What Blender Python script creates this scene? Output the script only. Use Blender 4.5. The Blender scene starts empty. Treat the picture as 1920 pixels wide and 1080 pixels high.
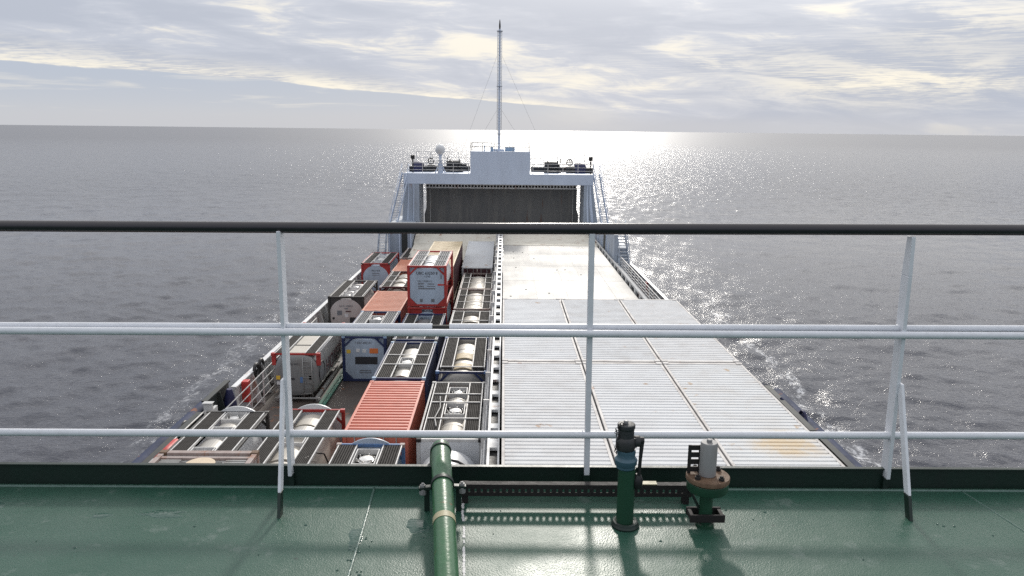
import bpy, bmesh, math, random
import numpy as np
from mathutils import Vector, Matrix
random.seed(7)
R = math.radians
S = bpy.context.scene
COL = S.collection

# ---------------------------------------------------------------- camera
F = 1420.0
PITCH, ROLL, YAW = math.atan(296 / F), math.atan(.0109), math.atan(18 / 1450)
fw = Vector((math.sin(YAW) * math.cos(PITCH), math.cos(YAW) * math.cos(PITCH), -math.sin(PITCH)))
r0 = Vector((math.cos(YAW), -math.sin(YAW), 0)); u0 = r0.cross(fw)
rt = r0 * math.cos(ROLL) + u0 * math.sin(ROLL); up = u0 * math.cos(ROLL) - r0 * math.sin(ROLL)
cam = bpy.data.objects.new('camera', bpy.data.cameras.new('camera'))
M = Matrix((rt, up, -fw)).transposed().to_4x4(); M.translation = (0, 0, 20)
cam.matrix_world = M
cam.data.sensor_width = 36; cam.data.lens = F / 1920 * 36
cam.data.clip_start = .05; cam.data.clip_end = 200000
COL.objects.link(cam); S.camera = cam

# ---------------------------------------------------------------- light
SUN_EL, SUN_AZ = R(26), R(4)          # azimuth from +Y towards +X
sun = bpy.data.objects.new('sun', bpy.data.lights.new('sun', 'SUN'))
sun.data.energy = 2.4; sun.data.angle = R(4); sun.data.color = (1, .95, .87)
sd = Vector((math.sin(SUN_AZ) * math.cos(SUN_EL), math.cos(SUN_AZ) * math.cos(SUN_EL), math.sin(SUN_EL)))
sun.rotation_euler = sd.to_track_quat('Z', 'Y').to_euler(); sun.location = (0, 0, 60)
COL.objects.link(sun)
S.view_settings.view_transform = 'Standard'; S.view_settings.look = 'None'
S.view_settings.exposure = 0.0; S.view_settings.gamma = 1
S.cycles.use_denoising = False            # keeps the fine sparkle of the water
S.cycles.caustics_reflective = False; S.cycles.caustics_refractive = False
S.cycles.sample_clamp_direct = 14; S.cycles.sample_clamp_indirect = 6


class NT:
    """small helper to write node graphs"""
    def __init__(s, tree): s.t = tree; s.n = tree.nodes; s.l = tree.links
    def node(s, typ, **kw):
        n = s.n.new(typ)
        for k, v in kw.items(): setattr(n, k, v)
        return n
    def put(s, sock, v):
        if hasattr(v, 'is_output') or isinstance(v, bpy.types.NodeSocket): s.l.new(v, sock)
        else: sock.default_value = v
    def math(s, op, a, b=None, c=None, clamp=False):
        n = s.node('ShaderNodeMath', operation=op, use_clamp=clamp)
        s.put(n.inputs[0], a)
        if b is not None: s.put(n.inputs[1], b)
        if c is not None: s.put(n.inputs[2], c)
        return n.outputs[0]
    def sstep(s, v, a, b, o0=0., o1=1.):
        n = s.node('ShaderNodeMapRange', interpolation_type='SMOOTHSTEP')
        s.put(n.inputs[0], v); n.inputs[1].default_value = a; n.inputs[2].default_value = b
        n.inputs[3].default_value = o0; n.inputs[4].default_value = o1
        return n.outputs[0]
    def mix(s, f, a, b, blend='MIX'):
        n = s.node('ShaderNodeMix', data_type='RGBA', blend_type=blend)
        s.put(n.inputs[0], f)
        for i, v in ((6, a), (7, b)):
            if isinstance(v, tuple) and len(v) == 3: v = v + (1,)
            s.put(n.inputs[i], v)
        return n.outputs[2]
    def noise(s, vec, scale, detail=4, rough=.55, dist=0.):
        n = s.node('ShaderNodeTexNoise')
        if vec is not None: s.l.new(vec, n.inputs['Vector'])
        n.inputs['Scale'].default_value = scale; n.inputs['Detail'].default_value = detail
        n.inputs['Roughness'].default_value = rough; n.inputs['Distortion'].default_value = dist
        return n.outputs[0]
    def scaled(s, vec, sc, loc=(0, 0, 0), rot=(0, 0, 0)):
        n = s.node('ShaderNodeMapping'); s.l.new(vec, n.inputs[0])
        n.inputs['Location'].default_value = loc; n.inputs['Rotation'].default_value = rot
        n.inputs['Scale'].default_value = sc
        return n.outputs[0]
    def sep(s, vec):
        n = s.node('ShaderNodeSeparateXYZ'); s.l.new(vec, n.inputs[0]); return n.outputs
    def comb(s, x, y, z):
        n = s.node('ShaderNodeCombineXYZ')
        for i, v in enumerate((x, y, z)): s.put(n.inputs[i], v)
        return n.outputs[0]


# ---------------------------------------------------------------- sky
world = bpy.data.worlds.new('World'); S.world = world; world.use_nodes = True
world.node_tree.nodes.clear()
w = NT(world.node_tree)
sky = w.node('ShaderNodeTexSky', sky_type='NISHITA')
sky.sun_disc = False; sky.sun_elevation = SUN_EL; sky.sun_rotation = SUN_AZ
sky.air_density = 1.0; sky.dust_density = 2.0
d = w.node('ShaderNodeTexCoord').outputs['Generated']
dx, dy, dz = w.sep(d)
zz = w.math('MAXIMUM', dz, .004)
px = w.math('DIVIDE', dx, zz); py = w.math('DIVIDE', dy, zz)
# height-compressed cloud-plane coordinates
P = w.comb(px, py, 0.)
# edge of the cloud sheet: a straight line over the sea ahead; sdist > 0 under the sheet
sdist = w.math('SUBTRACT', w.math('MULTIPLY', w.math('ADD', px, 8.2), .897),
               w.math('MULTIPLY', w.math('SUBTRACT', py, 12.2), .444))
Ps = w.scaled(P, (1, 1, 1), rot=(0, 0, R(26)))
el = w.math('ARCSINE', dz); az = w.math('ARCTAN2', dx, dy)
els = w.math('ADD', el, w.math('MULTIPLY', az, .07))
big = w.noise(w.comb(w.math('MULTIPLY', az, 3.2), w.math('MULTIPLY', els, 17.), .7), 1.0, 3, .5, .5)
med = w.noise(w.comb(w.math('MULTIPLY', az, 9.), w.math('MULTIPLY', els, 46.), 4.2), 1.0, 7, .62, .7)
fine = w.noise(w.scaled(Ps, (2.2, 5, 1), loc=(3, 1, 0)), 1.0, 4, .6, .8)
edgew = w.math('ADD', sdist, w.math('ADD', w.math('MULTIPLY', w.math('SUBTRACT', med, .5), 2.0), w.math('MULTIPLY', w.math('SUBTRACT', big, .5), 2.0)))
sheet = w.math('MAXIMUM', w.sstep(edgew, -.12, .3), w.sstep(az, R(1), R(12)))
rimfade = w.sstep(az, R(2), R(11), 1., 0.)
thin = w.sstep(edgew, .4, 4.5, 1., 0.)            # thin sun-lit rim of the sheet
dens = w.math('ADD', w.math('MULTIPLY', big, .55), w.math('ADD', w.math('MULTIPLY', med, .40), w.math('MULTIPLY', fine, .10)))
bright = w.sstep(dens, .45, .66)
streak = w.math('MULTIPLY', w.math('MULTIPLY', thin, rimfade), w.sstep(w.math('ADD', w.math('MULTIPLY', med, .6), w.math('MULTIPLY', fine, .5)), .38, .66))
lit = w.math('MAXIMUM', w.math('MULTIPLY', w.sstep(dens, .56, .68), .85), streak, clamp=True)
def blob(a0, e0, aw, ew):
    a = w.math('DIVIDE', w.math('SUBTRACT', az, R(a0)), R(aw)); e = w.math('DIVIDE', w.math('SUBTRACT', el, R(e0)), R(ew))
    q = w.math('ADD', w.math('MULTIPLY', a, a), w.math('MULTIPLY', e, e))
    return w.math('EXPONENT', w.math('MULTIPLY', q, -1.))
hi = w.math('ADD', w.math('MULTIPLY', med, .62), w.math('MULTIPLY', fine, .4))
patch = w.math('ADD', w.math('MULTIPLY', blob(27, 3.3, 9, 1.3), 1.2), w.math('ADD', w.math('MULTIPLY', blob(31, 7.2, 6, 2.0), .7), w.math('MULTIPLY', blob(16, 5., 7, .8), .6)))
patch = w.math('MULTIPLY', patch, w.sstep(hi, .42, .60), clamp=True)
lit = w.math('MAXIMUM', lit, patch)
cloudcol = w.mix(bright, (.505, .545, .635), (.64, .67, .745))
cloudcol = w.mix(lit, cloudcol, (1.0, .94, .81))
# lower clear band
low = w.mix(w.sstep(el, 0., R(4)), (.59, .615, .66), (.51, .565, .66))
warm = w.sstep(el, R(.2), R(2.2), .35, 0.)
low = w.mix(w.math('MULTIPLY', warm, .25), low, (.74, .70, .66))
wisp = w.math('MULTIPLY', w.sstep(w.noise(w.comb(w.math('MULTIPLY', az, 5.), w.math('MULTIPLY', el, 60.), 2.), 1.2, 5, .6, .5), .56, .74), w.sstep(el, R(.4), R(1.2)))
low = w.mix(w.math('MULTIPLY', wisp, .55), low, (.85, .82, .76))
col = w.mix(sheet, low, cloudcol)
# far haze flattens everything right at the horizon
col = w.mix(w.sstep(el, R(.2), R(1.6), .75, 0.), col, (.60, .61, .645))
# high overcast overhead and behind
col = w.mix(w.sstep(el, R(10.5), R(24)), col, w.mix(bright, (.98, 1.0, 1.06), (1.26, 1.25, 1.24)))
back = w.sstep(dy, -.1, -.9)
col = w.mix(w.math('MULTIPLY', back, .55), col, (.44, .50, .62))
# thin cloud glowing round the hidden sun, then two added side glows
sdot = w.node('ShaderNodeVectorMath', operation='DOT_PRODUCT'); w.l.new(d, sdot.inputs[0]); sdot.inputs[1].default_value = sd
ang = w.math('ARCCOSINE', w.math('MINIMUM', sdot.outputs['Value'], .99999))
glow = w.math('ADD', w.math('MULTIPLY', w.math('EXPONENT', w.math('MULTIPLY', w.math('POWER', w.math('DIVIDE', ang, R(6)), 2.), -1.)), 2.6),
              w.math('MULTIPLY', w.math('EXPONENT', w.math('MULTIPLY', w.math('DIVIDE', ang, R(7)), -1.)), .5))
glow = w.math('ADD', glow, w.math('MULTIPLY', blob(30, 18, 30, 5.8), 2.4))  # broad glow added above the view on the right, to brighten the sea
glow = w.math('ADD', glow, w.math('MULTIPLY', blob(-22, 20, 30, 6.5), .35))  # weaker glow added on the left for the sea there
col = w.mix(1., col, w.mix(glow, (0, 0, 0), (1, .95, .86)), 'ADD')
tot = w.mix(1., w.mix(1., col, (9.6, 9.6, 9.6), 'MULTIPLY'), w.mix(1., sky.outputs[0], (.02, .02, .02), 'MULTIPLY'), 'ADD')
bg = w.node('ShaderNodeBackground'); bg.inputs[1].default_value = .10
w.l.new(tot, bg.inputs[0])
out = w.node('ShaderNodeOutputWorld'); w.l.new(bg.outputs[0], out.inputs[0])

# ---------------------------------------------------------------- materials
def mat(name, color, rough=.5, metal=0., dirt=.25, dirtcol=(.10, .08, .06), dscale=3., rust=0., rustcol=(.24, .085, .03),
        bump=0., bscale=40., streak=(1, 1, .25), spec=.5, coat=0., rustscale=1.3, blob=None):
    m = bpy.data.materials.new(name); m.use_nodes = True
    t = NT(m.node_tree); b = t.n['Principled BSDF']
    oc = t.node('ShaderNodeTexCoord').outputs['Object']
    rnd_ = t.math('MULTIPLY', t.node('ShaderNodeObjectInfo').outputs['Random'], 40.)
    va = t.node('ShaderNodeVectorMath', operation='ADD'); t.l.new(oc, va.inputs[0]); t.l.new(t.comb(rnd_, rnd_, 0.), va.inputs[1])
    co = va.outputs[0]
    c = color + (1,)
    n1 = t.noise(t.scaled(co, streak), dscale, 6, .62)
    f = t.math('MULTIPLY', t.sstep(n1, .40, .75), dirt)
    out = t.mix(f, c, dirtcol)
    n3 = t.noise(co, dscale * .35, 3, .5)
    out = t.mix(t.math('MULTIPLY', n3, .30), out, tuple(x * .78 for x in color))
    if rust:
        n2 = t.noise(t.scaled(co, streak, loc=(5, 2, 1)), rustscale, 8, .68)
        fr = t.sstep(n2, .62 - rust * .22, .70 - rust * .15)
        out = t.mix(t.math('MULTIPLY', fr, .85), out, rustcol)
    if blob:                              # one stain with its own place on the sheet
        bx_, by_, brx, bry, bcol = blob; X_, Y_, Z_ = t.sep(oc)
        ux = t.math('DIVIDE', t.math('SUBTRACT', X_, bx_), brx); uy = t.math('DIVIDE', t.math('SUBTRACT', Y_, by_), bry)
        q = t.math('EXPONENT', t.math('MULTIPLY', t.math('ADD', t.math('MULTIPLY', ux, ux), t.math('MULTIPLY', uy, uy)), -1.))
        out = t.mix(t.sstep(t.math('MULTIPLY', q, t.noise(co, 3.5, 6, .65)), .12, .50, 0., .8), out, bcol)
    t.l.new(out, b.inputs['Base Color'])
    b.inputs['Metallic'].default_value = metal
    rr = t.math('MULTIPLY_ADD', n1, .35, rough - .15, clamp=True)
    t.l.new(rr, b.inputs['Roughness'])
    b.inputs['Specular IOR Level'].default_value = spec
    if coat: b.inputs['Coat Weight'].default_value = coat; b.inputs['Coat Roughness'].default_value = .1
    if bump:
        bn = t.node('ShaderNodeBump'); bn.inputs['Strength'].default_value = bump; bn.inputs['Distance'].default_value = .004
        t.l.new(t.noise(co, bscale, 4, .6), bn.inputs['Height']); t.l.new(bn.outputs[0], b.inputs['Normal'])
    return m

M_ = {}
M_['rail'] = mat('white_rail_paint', (.70, .72, .76), .36, dirt=.10, dscale=25, streak=(1, 1, 1), bump=.15, bscale=60)
M_['hand'] = mat('dark_handrail', (.014, .011, .016), .26, dirt=.15, dirtcol=(.04, .03, .03), dscale=20, coat=.3, bump=.2, bscale=30)
M_['green'] = mat('green_paint', (.042, .135, .060), .28, dirt=.35, dirtcol=(.012, .035, .022), dscale=9, rust=.10, bump=.3, bscale=50, rustscale=9)
M_['mgreen'] = mat('deep_green_paint', (.014, .060, .032), .38, dirt=.4, dirtcol=(.008, .02, .014), dscale=12, rust=.08, rustscale=12, bump=.3, bscale=70)
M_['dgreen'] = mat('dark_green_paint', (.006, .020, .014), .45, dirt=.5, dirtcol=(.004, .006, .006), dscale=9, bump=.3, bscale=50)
M_['black'] = mat('black_paint', (.012, .012, .013), .5, dirt=.4, dirtcol=(.05, .035, .025), dscale=10)
M_['rusty'] = mat('rusty_steel', (.15, .092, .055), .7, dirt=.7, dirtcol=(.07, .03, .018), dscale=30, bump=.6, bscale=120)
M_['rustdark'] = mat('dark_rusty_steel', (.012, .010, .010), .7, dirt=.6, dirtcol=(.015, .01, .008), dscale=30, bump=.6, bscale=100)
M_['greycap'] = mat('grey_plastic', (.26, .26, .26), .45, dirt=.3, dscale=25)
M_['bluepaint'] = mat('worn_blue_paint', (.05, .11, .15), .45, dirt=.7, dirtcol=(.02, .03, .035), dscale=25, bump=.4, bscale=90)
M_['valve'] = mat('dark_valve_casting', (.022, .026, .03), .5, dirt=.4, dirtcol=(.06, .05, .04), dscale=20, bump=.4, bscale=90)
M_['tape'] = mat('cream_tape', (.42, .38, .24), .5, dirt=.4, dscale=20)
M_['gantry'] = mat('pale_blue_grey_paint', (.54, .61, .73), .5, dirt=.12, dscale=.8)
M_['gantrydark'] = mat('weathered_grey_paint', (.36, .41, .48), .6, dirt=.55, dirtcol=(.16, .15, .14), dscale=.9, rust=.12, streak=(1, 1, .2))
M_['whitepaint'] = mat('white_ship_paint', (.72, .73, .74), .5, dirt=.35, dirtcol=(.30, .26, .22), dscale=1.5, rust=.14, streak=(1, 1, .3))
M_['gate'] = mat('stained_dark_gate', (.10, .10, .10), .6, dirt=.9, dirtcol=(.19, .18, .165), dscale=1.1, rust=.16, rustcol=(.09, .045, .03), streak=(1.4, 1.4, .16))
M_['gatebeam'] = mat('white_gate_beam', (.75, .74, .74), .5, dirt=.3, dscale=2, rust=.25)
M_['winch'] = mat('dark_winch_paint', (.012, .014, .018), .5, dirt=.4, dscale=2)
M_['navy'] = mat('navy_tarpaulin', (.012, .015, .07), .6, dirt=.3, dscale=3)
M_['hull'] = mat('blue_hull_paint', (.014, .026, .075), .75, dirt=.5, dirtcol=(.03, .035, .05), dscale=1.2, rust=.15)
M_['panel'] = mat('dark_bulwark_paint', (.020, .026, .026), .55, dirt=.5, dirtcol=(.05, .04, .03), dscale=2)
M_['bulwark'] = mat('weathered_white_bulwark', (.60, .61, .61), .6, dirt=.5, dirtcol=(.22, .19, .16), dscale=1.2, rust=.2)
M_['red'] = mat('red_frame_paint', (.40, .035, .03), .45, dirt=.35, dirtcol=(.10, .03, .025), dscale=3)
M_['redbox'] = mat('orange_red_container_paint', (.56, .15, .095), .45, dirt=.3, dirtcol=(.25, .06, .04), dscale=2, rust=.08)
M_['terra'] = mat('faded_terracotta_paint', (.55, .20, .115), .55, dirt=.3, dirtcol=(.28, .12, .08), dscale=2, rust=.08)
M_['tan'] = mat('tan_roof_paint', (.60, .49, .32), .6, dirt=.3, dscale=1.6, rust=.1)
M_['maroon'] = mat('maroon_paint', (.075, .022, .03), .5, dirt=.4, dscale=2)
for k_, (c_, d_) in enumerate((((.64, .65, .66), .22), ((.60, .61, .62), .36), ((.625, .63, .635), .28))):
    M_['whitebox' + ('' if k_ == 0 else str(k_))] = mat('white_container_paint', c_, .82, dirt=d_, dirtcol=(.42, .38, .34), dscale=1.1 + .4 * k_, rust=.02, rustcol=(.40, .25, .14), spec=.25)
M_['whitestain'] = mat('white_container_paint_with_rust_stain', (.63, .64, .645), .82, dirt=.25, dirtcol=(.45, .38, .30), dscale=1.3, rust=.02, rustcol=(.45, .30, .16), spec=.25, blob=(.35, 2.9, 1.0, .9, (.60, .47, .30)))
M_['edge'] = mat('rust_tinged_rail_paint', (.56, .54, .52), .7, dirt=.5, dirtcol=(.24, .19, .17), dscale=2, rust=.08)
M_['bluebox'] = mat('dark_blue_frame_paint', (.018, .032, .105), .45, dirt=.35, dirtcol=(.02, .02, .03), dscale=3)
M_['bluelight'] = mat('light_blue_frame_paint', (.30, .43, .58), .45, dirt=.35, dscale=3)
M_['bluemid'] = mat('mid_blue_frame_paint', (.10, .20, .40), .45, dirt=.35, dscale=3)
M_['blackframe'] = mat('black_frame_paint', (.035, .034, .032), .5, dirt=.5, dirtcol=(.10, .085, .07), dscale=3)
M_['greyframe'] = mat('grey_frame_paint', (.34, .34, .33), .5, dirt=.5, dscale=3, rust=.15)
M_['whiteframe'] = mat('white_frame_paint', (.66, .65, .63), .5, dirt=.4, dscale=3, rust=.15)
M_['taupe'] = mat('rusty_grey_frame_paint', (.33, .27, .25), .55, dirt=.6, dirtcol=(.14, .07, .05), dscale=4, rust=.35)
M_['steel'] = mat('dull_steel_cladding', (.40, .385, .36), .48, metal=.55, dirt=.5, dirtcol=(.20, .17, .13), dscale=1.5, streak=(.3, 1, 1))
M_['clad'] = mat('cream_cladding', (.44, .41, .36), .5, metal=.15, dirt=.45, dirtcol=(.24, .20, .15), dscale=1.4, streak=(.3, 1, 1))
M_['tankwhite'] = mat('white_tank_paint', (.70, .71, .72), .35, dirt=.25, dirtcol=(.35, .32, .28), dscale=1.5)
M_['tankblue'] = mat('pale_blue_tank_paint', (.42, .50, .60), .38, dirt=.3, dscale=1.5)
M_['tankgrey'] = mat('grey_tank_paint', (.24, .245, .245), .30, dirt=.45, dirtcol=(.22, .19, .16), dscale=1.5, metal=.2)
M_['tankpink'] = mat('dusty_tank_paint', (.50, .46, .44), .42, dirt=.4, dirtcol=(.26, .20, .17), dscale=2)
M_['grating'] = mat('walkway_grating', (.050, .046, .043), .8, dirt=.4, dirtcol=(.03, .027, .025), dscale=3, spec=.2)
M_['gratlight'] = mat('galvanised_walkway', (.16, .165, .175), .7, dirt=.4, dirtcol=(.09, .085, .08), dscale=3, spec=.3)
M_['pan'] = mat('dark_walkway_pan', (.016, .015, .015), .9, dirt=.4, dscale=3, dirtcol=(.03, .025, .02), spec=.1)
M_['brightsteel'] = mat('bright_steel', (.75, .74, .72), .28, metal=.9, dirt=.2, dscale=6)
M_['whitebar'] = mat('white_cross_bar', (.70, .69, .67), .5, dirt=.35, dscale=5)
M_['ink'] = mat('black_marking', (.03, .03, .035), .6, dirt=.1)
M_['inkgrey'] = mat('grey_marking', (.17, .18, .20), .6, dirt=.1)
M_['orange'] = mat('orange_placard', (.75, .20, .05), .6, dirt=.1)
M_['yellow'] = mat('yellow_placard', (.75, .50, .06), .6, dirt=.1)
M_['redplate'] = mat('red_plate', (.50, .04, .035), .5, dirt=.15)
M_['rubber'] = mat('black_rubber', (.02, .02, .022), .5, dirt=.2)
M_['tancover'] = mat('tan_manhole_cover', (.62, .50, .36), .55, dirt=.15, dscale=8)
M_['maindeck'] = mat('brown_main_deck', (.085, .068, .058), .55, dirt=.5, dirtcol=(.035, .03, .028), dscale=.7, rust=.15, streak=(1, 1, 1))
M_['seagreen'] = mat('green_deck_rail', (.05, .17, .12), .5, dirt=.5, dscale=2)

def hatch_material():
    m = bpy.data.materials.new('worn_hatch_deck'); m.use_nodes = True
    t = NT(m.node_tree); b = t.n['Principled BSDF']
    co = t.node('ShaderNodeTexCoord').outputs['Object']
    n1 = t.noise(t.scaled(co, (1.6, .12, 1)), 1.3, 8, .7)
    n2 = t.noise(co, .23, 3, .5)
    n3 = t.noise(t.scaled(co, (1.2, .5, 1), loc=(7, 3, 0)), 2.2, 8, .7)
    c = t.mix(t.sstep(n1, .35, .7), (.40, .39, .375), (.52, .505, .47))
    c = t.mix(t.math('MULTIPLY', t.sstep(n3, .60, .72), .7), c, (.22, .18, .15))
    t.l.new(c, b.inputs['Base Color'])
    t.l.new(t.math('MULTIPLY_ADD', n2, .4, .42, clamp=True), b.inputs['Roughness'])
    b.inputs['Specular IOR Level'].default_value = .3
    return m
M_['hatch'] = hatch_material()

M_['cream'] = mat('matt_cream_plate', (.66, .63, .55), .85, dirt=.5, dirtcol=(.36, .32, .26), dscale=1.2, rust=.12)
M_['seam'] = mat('weld_painted_sheen', (.10, .17, .145), .3, dirt=.5, dirtcol=(.03, .07, .055), dscale=30, bump=.5, bscale=90)  # lighter than the deck: the seam's reflected sheen is put into its colour
def deck_material():
    m = bpy.data.materials.new('wet_green_deck_paint'); m.use_nodes = True
    t = NT(m.node_tree); b = t.n['Principled BSDF']
    co = t.node('ShaderNodeTexCoord').outputs['Object']
    n1 = t.noise(co, 2.2, 6, .6); n2 = t.noise(co, 9., 6, .65); n4 = t.noise(t.scaled(co, (1, 1, 1), loc=(4, 9, 2)), 26., 5, .6)
    c = t.mix(t.sstep(n1, .35, .65), (.020, .074, .050), (.034, .086, .062))
    c = t.mix(t.math('MULTIPLY', t.sstep(n2, .56, .70), .6), c, (.10, .145, .125))
    c = t.mix(t.math('MULTIPLY', t.sstep(n4, .69, .74), .75), c, (.02, .035, .03))
    t.l.new(c, b.inputs['Base Color'])
    wet = t.sstep(t.noise(co, 1.3, 4, .55), .40, .62)
    t.l.new(t.math('ADD', t.math('MULTIPLY_ADD', wet, -.16, .42), t.math('MULTIPLY', n2, .10)), b.inputs['Roughness'])
    v = t.node('ShaderNodeTexVoronoi'); t.l.new(co, v.inputs['Vector']); v.inputs['Scale'].default_value = 150
    h = t.math('ADD', t.math('MULTIPLY', t.noise(co, 220, 3, .6), .6), t.math('MULTIPLY', v.outputs['Distance'], .5))
    h = t.math('ADD', h, t.math('MULTIPLY', n1, 6.))
    bn = t.node('ShaderNodeBump'); b.inputs['Specular IOR Level'].default_value = .38
    bn.inputs['Strength'].default_value = .5; bn.inputs['Distance'].default_value = .0022
    t.l.new(h, bn.inputs['Height']); t.l.new(bn.outputs[0], b.inputs['Normal'])
    return m
M_['deck'] = deck_material()

def water_film():
    m = bpy.data.materials.new('rain_puddle'); m.use_nodes = True
    t = NT(m.node_tree); b = t.n['Principled BSDF']
    co = t.node('ShaderNodeTexCoord').outputs['Object']
    b.inputs['Base Color'].default_value = (.04, .088, .07, 1); b.inputs['Roughness'].default_value = .05
    b.inputs['IOR'].default_value = 1.4
    bn = t.node('ShaderNodeBump'); bn.inputs['Strength'].default_value = .3; bn.inputs['Distance'].default_value = .004
    t.l.new(t.noise(t.scaled(co, (1, 2.2, 1)), 40, 2, .4, 1.5), bn.inputs['Height']); t.l.new(bn.outputs[0], b.inputs['Normal'])
    return m
M_['puddle'] = water_film()

def sea_material():
    m = bpy.data.materials.new('sea_water'); m.use_nodes = True
    t = NT(m.node_tree); b = t.n['Principled BSDF']
    geo = t.node('ShaderNodeNewGeometry').outputs['Position']
    x, y, z = t.sep(geo)
    dist = t.math('SQRT', t.math('ADD', t.math('MULTIPLY', x, x), t.math('MULTIPLY', y, y)))
    # ripples too small or too far away to be in the mesh
    e = t.noise(t.scaled(geo, (2.6, 4.2, 1), rot=(0, 0, R(14))), 1., 4, .62, .8)
    c = t.noise(t.scaled(geo, (.26, .46, 1), rot=(0, 0, R(-12))), 1., 4, .62, .9)
    h = t.math('ADD', t.math('MULTIPLY', e, t.sstep(dist, 40, 260, .075, .0)), t.math('MULTIPLY', c, t.math('MULTIPLY', t.sstep(dist, 110, 330, 0., .75), t.sstep(dist, 500, 1800, 1., .15))))
    bn = t.node('ShaderNodeBump'); bn.inputs['Strength'].default_value = 1.; bn.inputs['Distance'].default_value = 1.0
    t.l.new(h, bn.inputs['Height']); t.l.new(bn.outputs[0], b.inputs['Normal'])
    # foam of the bow wave running aft along both sides
    ax = t.math('ABSOLUTE', x)
    fn = t.noise(t.scaled(geo, (.9, .42, 1)), 1., 9, .75, .6)
    fb = t.noise(t.scaled(geo, (.1, .055, 1), loc=(3, 8, 0)), 1., 3, .5)
    wob = t.math('MULTIPLY_ADD', fb, 5., -2.5)
    lat = t.math('ABSOLUTE', t.math('SUBTRACT', t.math('ADD', ax, wob), t.math('MULTIPLY_ADD', y, .045, 20.8)))
    band = t.sstep(lat, .2, 2.6, 1., 0.)
    near = t.math('MULTIPLY', t.sstep(y, 20, 45), t.sstep(y, 75, 150, 1., 0.))
    foam = t.sstep(t.math('ADD', fn, t.math('MULTIPLY', t.math('MULTIPLY', band, near), .19)), .66, .79)
    foam = t.math('MULTIPLY', t.math('MULTIPLY', foam, t.math('MULTIPLY', band, near)), t.sstep(t.noise(geo, 2.6, 5, .7), .40, .60))
    foam = t.math('MULTIPLY', foam, t.sstep(x, -10, 10, .5, .9))
    base = t.mix(foam, (.062, .066, .082), (.62, .63, .65))
    t.l.new(base, b.inputs['Base Color'])
    rough = t.math('MAXIMUM', t.sstep(dist, 120, 1600, .16, .34), t.math('MULTIPLY', foam, .7))
    t.l.new(rough, b.inputs['Roughness'])
    b.inputs['IOR'].default_value = 1.333
    return m
M_['sea'] = sea_material()

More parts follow.
